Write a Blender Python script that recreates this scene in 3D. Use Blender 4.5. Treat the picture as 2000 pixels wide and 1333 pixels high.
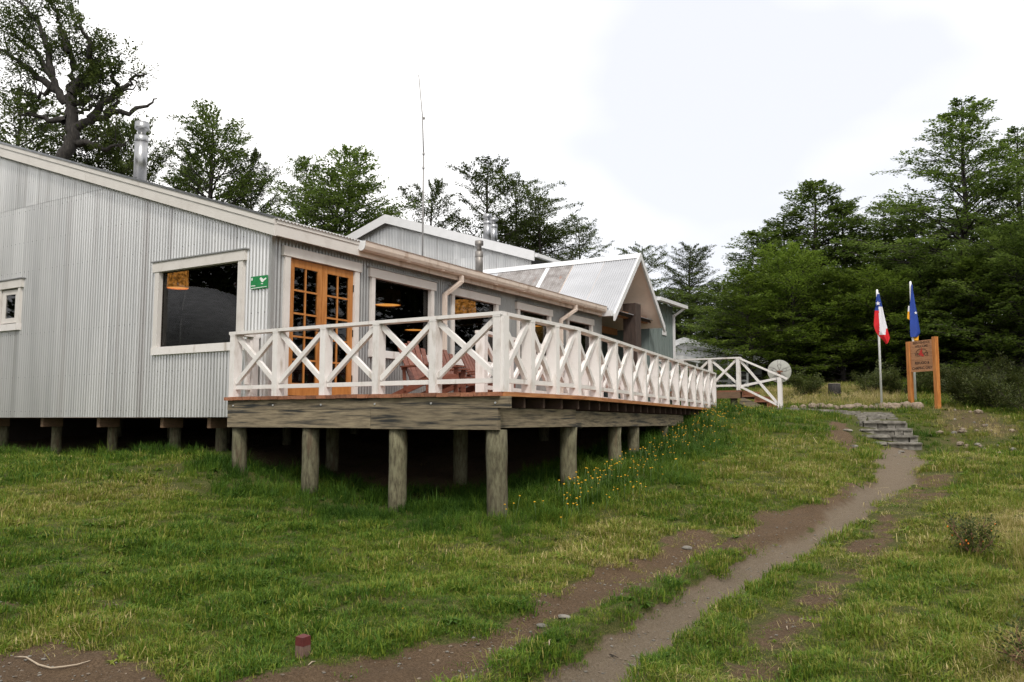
import bpy, math, random
import numpy as np
from mathutils import Vector, Matrix

# ------------------------------------------------------------------ camera, sky, sun, exposure
S = bpy.context.scene
for o in list(bpy.data.objects): bpy.data.objects.remove(o, do_unlink=True)
COL = S.collection
HEAD, PITCH, EYE = math.radians(31.035), math.radians(5.315), 1.6
cam_d = bpy.data.cameras.new('camera'); cam = bpy.data.objects.new('camera', cam_d); COL.objects.link(cam)
cam_d.sensor_width = 36; cam_d.lens = 36*1637/2000; cam_d.clip_start = .05; cam_d.clip_end = 3000
cam.location = (0, 0, EYE); cam.rotation_euler = (math.pi/2+PITCH, 0, HEAD-math.pi/2)
S.camera = cam
S.view_settings.view_transform = 'Standard'; S.view_settings.look = 'None'; S.view_settings.gamma = 1
S.view_settings.exposure = .70
S.render.engine = 'CYCLES'
S.cycles.max_bounces = 7; S.cycles.diffuse_bounces = 4; S.cycles.glossy_bounces = 3; S.cycles.transparent_max_bounces = 8; S.cycles.transmission_bounces = 4
S.cycles.sample_clamp_indirect = 6; S.render.filter_size = 1.35
S.cycles.use_denoising = True; S.cycles.denoising_prefilter = 'NONE'
SUN_EL, SUN_AZ = math.radians(48), math.radians(222)      # azimuth of the sun seen from the scene, from +X towards +Y
W = bpy.data.worlds.new('World'); S.world = W; W.use_nodes = True
nt = W.node_tree; nt.nodes.clear()
def N(t, ty, **k):
    n = t.nodes.new(ty)
    for a, b in k.items(): setattr(n, a, b)
    return n
wo = N(nt, 'ShaderNodeOutputWorld'); bg = N(nt, 'ShaderNodeBackground'); bg.inputs[1].default_value = .1
sky = N(nt, 'ShaderNodeTexSky', sky_type='NISHITA'); sky.sun_disc = False; sky.sun_elevation = SUN_EL; sky.sun_rotation = math.pi/2-SUN_AZ
tc = N(nt, 'ShaderNodeTexCoord'); mp = N(nt, 'ShaderNodeMapping'); mp.inputs['Scale'].default_value = (1, 1, 2.2); mp.inputs['Location'].default_value = (7.7, 2.1, 3.3)
nz = N(nt, 'ShaderNodeTexNoise'); nz.inputs['Scale'].default_value = 1.35; nz.inputs['Detail'].default_value = 4; nz.inputs['Roughness'].default_value = .45
cr = N(nt, 'ShaderNodeValToRGB'); e = cr.color_ramp.elements
e[0].position = .34; e[0].color = (6.0, 6.1, 6.5, 1); e[1].position = .60; e[1].color = (10.5, 10.25, 9.95, 1)
mx = N(nt, 'ShaderNodeMixRGB'); mx.inputs[0].default_value = .93
for a, b in ((tc.outputs['Generated'], mp.inputs[0]), (mp.outputs[0], nz.inputs[0]), (nz.outputs[0], cr.inputs[0]), (sky.outputs[0], mx.inputs[1]), (cr.outputs[0], mx.inputs[2]), (mx.outputs[0], bg.inputs[0]), (bg.outputs[0], wo.inputs[0])):
    nt.links.new(a, b)
sun_d = bpy.data.lights.new('sun', 'SUN'); sun_d.energy = 1.5; sun_d.angle = math.radians(12); sun_d.color = (1, .95, .88)
sun = bpy.data.objects.new('sun', sun_d); COL.objects.link(sun)
sd = Vector((math.cos(SUN_EL)*math.cos(SUN_AZ), math.cos(SUN_EL)*math.sin(SUN_AZ), math.sin(SUN_EL)))
sun.rotation_euler = sd.to_track_quat('Z', 'Y').to_euler(); sun.location = sd*60

random.seed(7); RNG = np.random.default_rng(7)
R = random.random
def U(a, b): return a+(b-a)*R()
# ------------------------------------------------------------------ materials
MAT = {}
def mat(name, base, rough=.6, metal=0., var=.0, scale=8., stretch=(1, 1, 1), bump=0., bscale=60., cols=None, spec=.5, objvar=0., stain=None, coat=0.):
    m = bpy.data.materials.new(name); m.use_nodes = True; t = m.node_tree; b = t.nodes['Principled BSDF']
    b.inputs['Roughness'].default_value = rough; b.inputs['Metallic'].default_value = metal
    b.inputs['Specular IOR Level'].default_value = spec
    tc = N(t, 'ShaderNodeTexCoord'); mp = N(t, 'ShaderNodeMapping'); mp.inputs['Scale'].default_value = stretch
    t.links.new(tc.outputs['Object'], mp.inputs[0]); src = mp.outputs[0]
    if objvar:
        oi = N(t, 'ShaderNodeObjectInfo'); va = N(t, 'ShaderNodeVectorMath', operation='ADD'); vs = N(t, 'ShaderNodeVectorMath', operation='SCALE')
        cx = N(t, 'ShaderNodeCombineXYZ')
        for i in range(3): t.links.new(oi.outputs['Random'], cx.inputs[i])
        vs.inputs['Scale'].default_value = 37.; t.links.new(cx.outputs[0], vs.inputs[0]); t.links.new(src, va.inputs[0]); t.links.new(vs.outputs[0], va.inputs[1]); src = va.outputs[0]
    nz = N(t, 'ShaderNodeTexNoise'); nz.inputs['Scale'].default_value = scale; nz.inputs['Detail'].default_value = 6; nz.inputs['Roughness'].default_value = .62
    t.links.new(src, nz.inputs[0])
    r = N(t, 'ShaderNodeValToRGB'); el = r.color_ramp.elements
    if cols is None:
        lo = [c*(1-var) for c in base]; hi = [min(1, c*(1+var)) for c in base]; cols = [(.3, lo), (.7, hi)]
    el[0].position = cols[0][0]; el[0].color = (*cols[0][1], 1); el[1].position = cols[-1][0]; el[1].color = (*cols[-1][1], 1)
    for p, c in cols[1:-1]:
        x = el.new(p); x.color = (*c, 1)
    t.links.new(nz.outputs[0], r.inputs[0]); out = r.outputs[0]
    if stain:      # (colour, noise scale, lo, hi, stretch)
        sc, ss, slo, shi, sst = stain
        mp2 = N(t, 'ShaderNodeMapping'); mp2.inputs['Scale'].default_value = sst; mp2.inputs['Location'].default_value = (5.3, 1.7, 9.1)
        t.links.new(src, mp2.inputs[0]); n2 = N(t, 'ShaderNodeTexNoise'); n2.inputs['Scale'].default_value = ss; n2.inputs['Detail'].default_value = 5
        t.links.new(mp2.outputs[0], n2.inputs[0]); rr = N(t, 'ShaderNodeMapRange'); rr.inputs[1].default_value = slo; rr.inputs[2].default_value = shi
        t.links.new(n2.outputs[0], rr.inputs[0]); mm = N(t, 'ShaderNodeMixRGB'); mm.inputs[2].default_value = (*sc, 1)
        t.links.new(rr.outputs[0], mm.inputs[0]); t.links.new(out, mm.inputs[1]); out = mm.outputs[0]
    if objvar:
        hs = N(t, 'ShaderNodeHueSaturation'); mr = N(t, 'ShaderNodeMapRange'); mr.inputs[3].default_value = 1-objvar; mr.inputs[4].default_value = 1+objvar
        t.links.new(oi.outputs['Random'], mr.inputs[0]); t.links.new(mr.outputs[0], hs.inputs['Value']); t.links.new(out, hs.inputs['Color']); out = hs.outputs[0]
    t.links.new(out, b.inputs['Base Color'])
    if bump:
        n3 = N(t, 'ShaderNodeTexNoise'); n3.inputs['Scale'].default_value = bscale; n3.inputs['Detail'].default_value = 5; t.links.new(src, n3.inputs[0])
        bp = N(t, 'ShaderNodeBump'); bp.inputs['Strength'].default_value = bump; bp.inputs['Distance'].default_value = .02
        t.links.new(n3.outputs[0], bp.inputs['Height']); t.links.new(bp.outputs[0], b.inputs['Normal'])
    MAT[name] = m
    return m
def emis(name, col, s):
    m = bpy.data.materials.new(name); m.use_nodes = True; b = m.node_tree.nodes['Principled BSDF']
    b.inputs['Base Color'].default_value = (*col, 1); b.inputs['Emission Color'].default_value = (*col, 1); b.inputs['Emission Strength'].default_value = s
    MAT[name] = m
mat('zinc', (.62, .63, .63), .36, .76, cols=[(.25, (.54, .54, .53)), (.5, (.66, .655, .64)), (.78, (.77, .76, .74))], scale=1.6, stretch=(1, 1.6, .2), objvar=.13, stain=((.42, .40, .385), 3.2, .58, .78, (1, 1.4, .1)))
mat('zinc_shade_tone', (.30, .31, .31), .42, .6, cols=[(.25, (.22, .22, .225)), (.5, (.31, .31, .305)), (.78, (.40, .395, .38))], scale=2.2, stretch=(1, 1, .3), objvar=.12)  # darker zinc: the facade's shade and dark forest reflection are put into the colour
mat('zinc_roof', (.46, .465, .48), .42, .5, var=.12, scale=2, stretch=(1, .3, .3), objvar=.06)
mat('zinc_rusty', (.36, .33, .31), .6, .3, cols=[(.3, (.15, .135, .125)), (.5, (.26, .24, .23)), (.72, (.36, .35, .345))], scale=4, stretch=(1, 1, 1), objvar=.1, stain=((.28, .11, .05), 2.3, .60, .78, (1, 1, 1)))
mat('white_paint', (.80, .765, .735), .48, 0, cols=[(.25, (.58, .54, .50)), (.42, (.71, .675, .645)), (.75, (.76, .725, .70))], scale=5, stretch=(1, 1, 1), objvar=.05, bump=.12, bscale=60, stain=((.40, .34, .28), 8, .58, .80, (1, 1, .3)))
mat('trim_paint', (.74, .70, .655), .5, 0, cols=[(.25, (.52, .48, .44)), (.45, (.62, .585, .545)), (.75, (.67, .635, .595))], scale=3, objvar=.03, bump=.03, bscale=30)
mat('gutter_paint', (.66, .56, .48), .45, 0, var=.08, scale=4, stain=((.36, .24, .16), 5, .55, .8, (1, 3, .15)))  # part of the warm tint is light bounced off the deck, painted in
mat('bright_trim', (.66, .66, .66), .5, 0, var=.05, scale=3)
mat('soffit', (.90, .74, .63), .7, 0, var=.05, scale=5)  # white paint with the deck's warm bounce light put into its colour
mat('deck_wood', (.26, .105, .055), .55, 0, cols=[(.3, (.14, .058, .035)), (.5, (.27, .11, .058)), (.75, (.36, .16, .085))], scale=9, stretch=(.35, 3, 3), objvar=.3, bump=.12, bscale=50)
mat('deck_edge', (.36, .15, .06), .55, 0, cols=[(.3, (.22, .08, .035)), (.5, (.38, .16, .06)), (.75, (.46, .22, .10))], scale=6, stretch=(.5, .5, 4), objvar=.1)
mat('old_beam', (.30, .285, .235), .8, 0, cols=[(.25, (.085, .066, .044)), (.5, (.20, .16, .103)), (.75, (.30, .245, .155))], scale=5, stretch=(.8, .8, 7), objvar=.16, bump=.3, bscale=45, stain=((.022, .022, .02), 2.2, .50, .66, (.8, .8, 1.6)))
mat('pile_wood', (.27, .27, .19), .85, 0, cols=[(.3, (.045, .037, .02)), (.5, (.128, .115, .066)), (.72, (.20, .19, .115))], scale=9, stretch=(3, 3, .8), objvar=.18, bump=.6, bscale=40, stain=((.09, .055, .03), 3, .55, .74, (1, 1, .5)))
mat('bearer_wood', (.15, .09, .052), .7, 0, var=.3, scale=8, stretch=(1, 1, 4), bump=.1)
mat('joist_wood', (.055, .03, .02), .8, 0, var=.3, scale=6)
mat('door_wood', (.36, .14, .036), .35, 0, cols=[(.3, (.31, .115, .028)), (.5, (.43, .175, .045)), (.75, (.51, .225, .07))], scale=5, stretch=(4, 4, .5), objvar=.06)
mat('sign_post', (.60, .26, .075), .5, 0, cols=[(.3, (.34, .11, .026)), (.5, (.50, .19, .048)), (.75, (.58, .26, .08))], scale=5, stretch=(4, 4, .6), objvar=.05)
mat('sign_board', (.46, .235, .12), .6, 0, cols=[(.3, (.28, .125, .058)), (.5, (.39, .19, .09)), (.75, (.48, .25, .125))], scale=6, stretch=(1, 1, 5), objvar=.22)
mat('carved', (.03, .014, .009), .8); mat('logo_red', (.50, .03, .02), .6); mat('carved_light', (.085, .04, .022), .8)
mat('chair_wood', (.33, .105, .06), .5, 0, cols=[(.3, (.12, .038, .024)), (.6, (.19, .068, .042)), (.8, (.26, .115, .075))], scale=7, stretch=(1, 1, 3), objvar=.12)
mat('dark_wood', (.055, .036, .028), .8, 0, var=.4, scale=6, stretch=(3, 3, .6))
mat('beam_orange', (.42, .19, .08), .6, 0, var=.2, scale=6)
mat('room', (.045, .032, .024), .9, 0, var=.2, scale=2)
mat('green_grey', (.165, .205, .195), .7, 0, cols=[(.3, (.125, .16, .152)), (.7, (.20, .24, .228))], scale=3, stretch=(2, 2, .3))
mat('stone', (.34, .32, .29), .85, 0, cols=[(.3, (.08, .073, .06)), (.5, (.18, .165, .138)), (.75, (.30, .28, .24))], scale=7, objvar=.2, bump=.5, bscale=25)
mat('rock', (.46, .39, .30), .85, 0, cols=[(.3, (.10, .072, .048)), (.5, (.20, .155, .11)), (.75, (.31, .25, .185))], scale=6, objvar=.22, bump=.5, bscale=20)
mat('bark', (.04, .034, .03), .9, 0, cols=[(.3, (.012, .010, .009)), (.5, (.028, .024, .021)), (.75, (.07, .062, .055))], scale=7, stretch=(3, 3, .7), bump=.6, bscale=14)
mat('bark_thin', (.035, .029, .026), .9, 0, var=.3, scale=6)
mat('stump_top', (.42, .36, .28), .8, 0, var=.25, scale=12)
mat('steel', (.62, .61, .60), .3, .9, cols=[(.3, (.22, .23, .25)), (.6, (.36, .36, .36)), (.8, (.48, .46, .43))], scale=3, stretch=(2, 2, .2))
mat('steel_sooty', (.26, .245, .225), .5, .7, cols=[(.3, (.10, .09, .085)), (.55, (.26, .24, .22)), (.8, (.42, .39, .35))], scale=4, stretch=(1, 1, .6))
mat('pole_paint', (.82, .82, .82), .45, 0, var=.05, scale=6)
mat('black_iron', (.02, .02, .02), .5); mat('grey_mast', (.26, .25, .24), .5)
mat('bolt', (.66, .66, .66), .4, .6)
mat('flag_red', (.58, .008, .014), .75, 0, var=.08, scale=4); mat('flag_white', (.74, .73, .78), .75, 0, var=.04, scale=4); mat('flag_blue', (.012, .045, .26), .75, 0, var=.1, scale=4)
mat('flag_yellow', (.86, .40, .02), .75, 0, var=.08, scale=4); mat('flag_teal', (.014, .05, .29), .75, 0, var=.1, scale=4)
mat('sign_green', (.01, .20, .055), .45, 0, var=.15, scale=9); mat('sign_white', (.78, .80, .76), .5)
mat('stake_red', (.085, .013, .011), .7, 0, var=.35, scale=18); mat('stake_wood', (.14, .085, .065), .9, 0, var=.35, scale=20, stretch=(3, 3, .5))
mat('twig_pale', (.36, .29, .21), .8, 0, var=.2, scale=30); mat('twig_dark', (.05, .036, .026), .9)
mat('dish_paint', (.40, .41, .37), .6, 0, var=.1, scale=6); mat('rust_post', (.16, .075, .045), .8, 0, var=.3, scale=12)
mat('dome_cloth', (.30, .31, .32), .6, 0, cols=[(.3, (.45, .46, .48)), (.7, (.75, .76, .78))], scale=3, stretch=(1, 1, 4))
mat('petal', (.80, .42, .01), .6, 0, var=.15, scale=20); mat('berry', (.75, .20, .015), .5); mat('stem_green', (.08, .13, .035), .7)
mat('lamp_frame', (.12, .05, .02), .7)
emis('lamp_glow', (1, .42, .09), .75); _t = MAT['lamp_glow'].node_tree; _n = N(_t, 'ShaderNodeTexNoise'); _n.inputs['Scale'].default_value = 7; _r = N(_t, 'ShaderNodeMapRange'); _r.inputs[1].default_value = .35; _r.inputs[2].default_value = .68; _r.inputs[3].default_value = .10; _r.inputs[4].default_value = .55; _t.links.new(_n.outputs[0], _r.inputs[0]); _t.links.new(_r.outputs[0], _t.nodes['Principled BSDF'].inputs['Emission Strength']); emis('lamp_disc', (1, .42, .09), 1.2)
mat('shade_cloth', (.22, .10, .035), .8, 0, var=.3, scale=14)
def glass(name, tint, ior):
    m = bpy.data.materials.new(name); m.use_nodes = True; t = m.node_tree; t.nodes.clear()
    o = N(t, 'ShaderNodeOutputMaterial'); mx = N(t, 'ShaderNodeMixShader'); tr = N(t, 'ShaderNodeBsdfTransparent'); gl = N(t, 'ShaderNodeBsdfGlossy'); fr = N(t, 'ShaderNodeFresnel')
    tr.inputs[0].default_value = (*tint, 1); gl.inputs['Roughness'].default_value = .015; fr.inputs[0].default_value = ior; ge = N(t, 'ShaderNodeNewGeometry'); fm = N(t, 'ShaderNodeMath', operation='MULTIPLY'); iv = N(t, 'ShaderNodeMath', operation='SUBTRACT'); iv.inputs[0].default_value = 1; t.links.new(ge.outputs['Backfacing'], iv.inputs[1]); t.links.new(iv.outputs[0], fm.inputs[0]); t.links.new(fr.outputs[0], fm.inputs[1])
    t.links.new(fm.outputs[0], mx.inputs[0]); t.links.new(tr.outputs[0], mx.inputs[1]); t.links.new(gl.outputs[0], mx.inputs[2]); t.links.new(mx.outputs[0], o.inputs[0]); MAT[name] = m
glass('glass', (.62, .62, .60), 1.5)
def leafmat(name, dark, mid, light, trans=.35, straw=None):
    m = bpy.data.materials.new(name); m.use_nodes = True; t = m.node_tree; t.nodes.clear()
    o = N(t, 'ShaderNodeOutputMaterial'); at = N(t, 'ShaderNodeAttribute'); at.attribute_name = 'tint'
    oi = N(t, 'ShaderNodeObjectInfo'); r = N(t, 'ShaderNodeValToRGB'); el = r.color_ramp.elements
    el[0].position = 0; el[0].color = (*dark, 1); el[1].position = 1; el[1].color = (*light, 1); x = el.new(.5); x.color = (*mid, 1)
    t.links.new(at.outputs['Fac'], r.inputs[0]); hs = N(t, 'ShaderNodeHueSaturation'); mr = N(t, 'ShaderNodeMapRange'); mr.inputs[3].default_value = .66; mr.inputs[4].default_value = 1.25
    t.links.new(oi.outputs['Random'], mr.inputs[0]); t.links.new(mr.outputs[0], hs.inputs['Value']); t.links.new(r.outputs[0], hs.inputs['Color'])
    p = N(t, 'ShaderNodeBsdfPrincipled'); p.inputs['Roughness'].default_value = .55; p.inputs['Specular IOR Level'].default_value = .2
    tl = N(t, 'ShaderNodeBsdfTranslucent'); mx = N(t, 'ShaderNodeMixShader'); mx.inputs[0].default_value = trans
    t.links.new(hs.outputs[0], p.inputs['Base Color']); t.links.new(hs.outputs[0], tl.inputs[0])
    t.links.new(p.outputs[0], mx.inputs[1]); t.links.new(tl.outputs[0], mx.inputs[2]); t.links.new(mx.outputs[0], o.inputs[0]); MAT[name] = m
leafmat('leaf', (.056, .088, .017), (.115, .170, .032), (.19, .255, .055), .48)
leafmat('leaf_dark', (.036, .052, .015), (.072, .10, .024), (.13, .165, .038), .42)
leafmat('leaf_light', (.08, .13, .018), (.15, .22, .030), (.23, .31, .05), .46)
leafmat('shrub_leaf', (.035, .05, .014), (.075, .095, .024), (.14, .15, .045))
def grassmat():
    m = bpy.data.materials.new('grass_blade'); m.use_nodes = True; t = m.node_tree; t.nodes.clear()
    o = N(t, 'ShaderNodeOutputMaterial'); at = N(t, 'ShaderNodeAttribute'); at.attribute_name = 'tint'; at.attribute_type = 'INSTANCER'
    a2 = N(t, 'ShaderNodeAttribute'); a2.attribute_name = 'blade'; ad = N(t, 'ShaderNodeMath', operation='ADD')
    t.links.new(at.outputs['Fac'], ad.inputs[0]); t.links.new(a2.outputs['Fac'], ad.inputs[1])
    r = N(t, 'ShaderNodeValToRGB'); el = r.color_ramp.elements
    el[0].position = 0; el[0].color = (.028, .070, .009, 1); el[1].position = 1; el[1].color = (.56, .46, .23, 1)
    for p, c in ((.28, (.076, .148, .016)), (.5, (.155, .212, .024)), (.66, (.25, .252, .048)), (.82, (.34, .285, .105))):
        x = el.new(p); x.color = (*c, 1)
    t.links.new(ad.outputs[0], r.inputs[0])
    p = N(t, 'ShaderNodeBsdfPrincipled'); p.inputs['Roughness'].default_value = .6; p.inputs['Specular IOR Level'].default_value = .15
    tl = N(t, 'ShaderNodeBsdfTranslucent'); mx = N(t, 'ShaderNodeMixShader'); mx.inputs[0].default_value = .3
    t.links.new(r.outputs[0], p.inputs['Base Color']); t.links.new(r.outputs[0], tl.inputs[0])
    t.links.new(p.outputs[0], mx.inputs[1]); t.links.new(tl.outputs[0], mx.inputs[2]); t.links.new(mx.outputs[0], o.inputs[0]); MAT['grass_blade'] = m
grassmat()
def groundmat():
    m = bpy.data.materials.new('ground'); m.use_nodes = True; t = m.node_tree; b = t.nodes['Principled BSDF']; b.inputs['Roughness'].default_value = .95; b.inputs['Specular IOR Level'].default_value = .15
    tc = N(t, 'ShaderNodeTexCoord')
    def noise(s, d=6, ro=.6):
        n = N(t, 'ShaderNodeTexNoise'); n.inputs['Scale'].default_value = s; n.inputs['Detail'].default_value = d; n.inputs['Roughness'].default_value = ro; t.links.new(tc.outputs['Object'], n.inputs[0]); return n.outputs[0]
    def ramp(src, *cs):
        r = N(t, 'ShaderNodeValToRGB'); el = r.color_ramp.elements; el[0].position = cs[0][0]; el[0].color = (*cs[0][1], 1); el[1].position = cs[-1][0]; el[1].color = (*cs[-1][1], 1)
        for p, c in cs[1:-1]:
            x = el.new(p); x.color = (*c, 1)
        t.links.new(src, r.inputs[0]); return r.outputs[0]
    def mix(f, a, c):
        x = N(t, 'ShaderNodeMixRGB'); t.links.new(f, x.inputs[0]); t.links.new(a, x.inputs[1]); t.links.new(c, x.inputs[2]); return x.outputs[0]
    def attr(n):
        a = N(t, 'ShaderNodeAttribute'); a.attribute_name = n; return a.outputs['Fac']
    dirt = mix(noise(1.3), ramp(noise(48, 8, .8), (.34, (.05, .032, .017)), (.5, (.13, .086, .049)), (.66, (.23, .158, .098))), ramp(noise(80, 6, .8), (.34, (.036, .023, .013)), (.5, (.09, .06, .037)), (.66, (.16, .11, .072))))
    path = mix(noise(3.), ramp(noise(55, 8, .8), (.34, (.062, .047, .032)), (.5, (.178, .14, .098)), (.66, (.29, .24, .178))), ramp(noise(90, 6, .8), (.32, (.072, .054, .036)), (.5, (.168, .13, .09)), (.68, (.27, .22, .16))))
    green = ramp(noise(65, 8, .85), (.36, (.022, .030, .008)), (.48, (.060, .070, .017)), (.56, (.10, .098, .03)), (.66, (.19, .16, .065)))
    edge = N(t, 'ShaderNodeMath', operation='MULTIPLY_ADD'); edge.inputs[1].default_value = .5; edge.inputs[2].default_value = -.25; t.links.new(noise(11, 5), edge.inputs[0])
    ad = N(t, 'ShaderNodeMath', operation='ADD'); t.links.new(attr('dirt'), ad.inputs[0]); t.links.new(edge.outputs[0], ad.inputs[1])
    mr = N(t, 'ShaderNodeMapRange'); mr.inputs[1].default_value = .38; mr.inputs[2].default_value = .58; t.links.new(ad.outputs[0], mr.inputs[0])
    c = mix(attr('path'), dirt, path); c = mix(mr.outputs[0], green, c); t.links.new(c, b.inputs['Base Color'])
    bp = N(t, 'ShaderNodeBump'); bp.inputs['Strength'].default_value = .9; bp.inputs['Distance'].default_value = .035
    n1, n2 = noise(24, 8, .78), noise(140, 3)
    am = N(t, 'ShaderNodeMath', operation='MULTIPLY_ADD'); am.inputs[1].default_value = .35; t.links.new(n2, am.inputs[0]); t.links.new(n1, am.inputs[2])
    t.links.new(am.outputs[0], bp.inputs['Height']); t.links.new(bp.outputs[0], b.inputs['Normal']); MAT['ground'] = m
groundmat()

# ------------------------------------------------------------------ mesh helpers
class MB:
    def __init__(s): s.v = []; s.f = []; s.mi = []; s.sm = []
    def poly(s, pts, faces, mi=0, smooth=False):
        n = len(s.v); s.v += [tuple(p) for p in pts]
        for f in faces: s.f.append([n+i for i in f]); s.mi.append(mi); s.sm.append(smooth)
        return s
    def hexa(s, a, b, mi=0):          # a: 4 bottom corners (ccw from above), b: 4 top corners
        return s.poly(list(a)+list(b), [(3, 2, 1, 0), (4, 5, 6, 7), (0, 1, 5, 4), (1, 2, 6, 5), (2, 3, 7, 6), (3, 0, 4, 7)], mi)
    def box(s, x0, x1, y0, y1, z0, z1, mi=0):
        x0, x1 = min(x0, x1), max(x0, x1); y0, y1 = min(y0, y1), max(y0, y1); z0, z1 = min(z0, z1), max(z0, z1)
        return s.hexa([(x0, y0, z0), (x1, y0, z0), (x1, y1, z0), (x0, y1, z0)], [(x0, y0, z1), (x1, y0, z1), (x1, y1, z1), (x0, y1, z1)], mi)
    def beam(s, p, q, w, h, up=(0, 0, 1), mi=0):      # square bar from p to q: w across, h along up
        p, q = Vector(p), Vector(q); d = (q-p).normalized(); upv = Vector(up)
        sx = d.cross(upv)
        if sx.length < 1e-4: sx = d.cross(Vector((1, 0, 0)))
        sx.normalize(); uz = sx.cross(d).normalized(); sx *= w/2; uz *= h/2
        c = [p-sx-uz, p+sx-uz, p+sx+uz, p-sx+uz]; e = [q-sx-uz, q+sx-uz, q+sx+uz, q-sx+uz]
        return s.poly(c+e, [(0, 1, 2, 3), (7, 6, 5, 4), (1, 0, 4, 5), (2, 1, 5, 6), (3, 2, 6, 7), (0, 3, 7, 4)], mi)
    def tube(s, pts, rad, n=8, mi=0, smooth=True, cap=True):
        pts = [Vector(p) for p in pts]; rad = rad if hasattr(rad, '__len__') else [rad]*len(pts); b = len(s.v); x = None
        for i, p in enumerate(pts):
            d = (pts[min(i+1, len(pts)-1)]-pts[max(i-1, 0)]).normalized()
            if x is None: x = d.orthogonal().normalized()
            else:
                x = x-d*x.dot(d); x = x.normalized() if x.length > 1e-6 else d.orthogonal().normalized()
            y = d.cross(x)
            for k in range(n):
                a = 2*math.pi*k/n; s.v.append(tuple(p+(x*math.cos(a)+y*math.sin(a))*rad[i]))
        for i in range(len(pts)-1):
            for k in range(n):
                s.f.append([b+i*n+k, b+i*n+(k+1) % n, b+(i+1)*n+(k+1) % n, b+(i+1)*n+k]); s.mi.append(mi); s.sm.append(smooth)
        if cap:
            s.f.append([b+k for k in range(n)][::-1]); s.mi.append(mi); s.sm.append(False)
            s.f.append([b+(len(pts)-1)*n+k for k in range(n)]); s.mi.append(mi); s.sm.append(False)
        return s
    def lathe(s, prof, c=(0, 0, 0), n=16, mi=0):
        b = len(s.v)
        for r, z in prof:
            for k in range(n): a = 2*math.pi*k/n; s.v.append((c[0]+r*math.cos(a), c[1]+r*math.sin(a), c[2]+z))
        for i in range(len(prof)-1):
            for k in range(n): s.f.append([b+i*n+k, b+i*n+(k+1) % n, b+(i+1)*n+(k+1) % n, b+(i+1)*n+k]); s.mi.append(mi); s.sm.append(True)
        s.f.append([b+k for k in range(n)][::-1]); s.mi.append(mi); s.sm.append(False)
        s.f.append([b+(len(prof)-1)*n+k for k in range(n)]); s.mi.append(mi); s.sm.append(False)
        return s
    def prism(s, pts, n, t, mi=0):     # flat outline pts (3D) given thickness t along n
        n = Vector(n)*t; a = [Vector(p) for p in pts]; b = [p+n for p in a]; k = len(a)
        return s.poly(a+b, [tuple(range(k))[::-1], tuple(range(k, 2*k))]+[(i, (i+1) % k, k+(i+1) % k, k+i) for i in range(k)], mi)
    def mesh(s, name):
        me = bpy.data.meshes.new(name); me.from_pydata(s.v, [], s.f)
        if any(s.sm): me.polygons.foreach_set('use_smooth', s.sm)
        if any(s.mi): me.polygons.foreach_set('material_index', s.mi)
        me.update(); return me
def link(name, data, mats=None, parent=None, **props):
    o = bpy.data.objects.new(name, data); COL.objects.link(o)
    if mats is not None and data is not None and not len(data.materials):
        for m in (mats if isinstance(mats, (list, tuple)) else [mats]): data.materials.append(MAT[m])
    if parent is not None:
        o.parent = parent; o.matrix_parent_inverse = Matrix.Translation(-ORI.get(parent.name, Vector((0, 0, 0))))
    for k, v in props.items(): o[k] = v
    return o
ORI = {}
def obj(name, mb, mats, parent=None, **p): return link(name, mb.mesh(name), mats, parent, **p)
def thing(name, label, cat, loc, group=None):       # Empty at the thing's base; children are given in world coordinates
    o = bpy.data.objects.new(name, None); COL.objects.link(o); o.location = loc; o.empty_display_size = .2; ORI[o.name] = Vector(loc)
    o['label'] = label; o['category'] = cat
    if group: o['group'] = group
    return o
def tag(o, label, cat, group=None):
    o['label'] = label; o['category'] = cat
    if group: o['group'] = group
    return o
def npmesh(name, verts, faces, tint=None, smooth=False):
    me = bpy.data.meshes.new(name); nv, nf, k = len(verts), len(faces), faces.shape[1]
    me.vertices.add(nv); me.vertices.foreach_set('co', np.ascontiguousarray(verts, np.float32).ravel())
    me.loops.add(nf*k); me.loops.foreach_set('vertex_index', np.ascontiguousarray(faces, np.int32).ravel())
    me.polygons.add(nf); me.polygons.foreach_set('loop_start', np.arange(0, nf*k, k, dtype=np.int32))
    if smooth: me.polygons.foreach_set('use_smooth', np.ones(nf, bool))
    if tint is not None:
        a = me.attributes.new('tint', 'FLOAT', 'FACE'); a.data.foreach_set('value', np.ascontiguousarray(tint, np.float32))
    me.update(calc_edges=True); return me
WAVE = .076
def corrugated(mb, O, A, Uv, Nv, s0, s1, rng, amp=.0105, wave=WAVE, sub=8, mi=0, l_lap=0):
    """sheet spanned by A (across the waves) and Uv (along them) with normal Nv; rng(s) -> list of (l0, l1)"""
    O, A, Uv, Nv = Vector(O), Vector(A), Vector(Uv), Vector(Nv); n = max(2, int(round((s1-s0)/wave*sub))); prev = None; b = mb.v
    for i in range(n+1):
        s = s0+(s1-s0)*i/n; d = amp*math.cos(2*math.pi*s/wave); p = O+A*s+Nv*d; cur = []
        for l0, l1 in rng(s): cur.append((len(b), len(b)+1)); b.append(tuple(p+Uv*l0)); b.append(tuple(p+Uv*l1))
        if prev is not None and len(prev) == len(cur):
            for (a0, a1), (c0, c1) in zip(prev, cur): mb.f.append([a0, c0, c1, a1]); mb.mi.append(mi); mb.sm.append(True)
        prev = cur
    return mb
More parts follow.
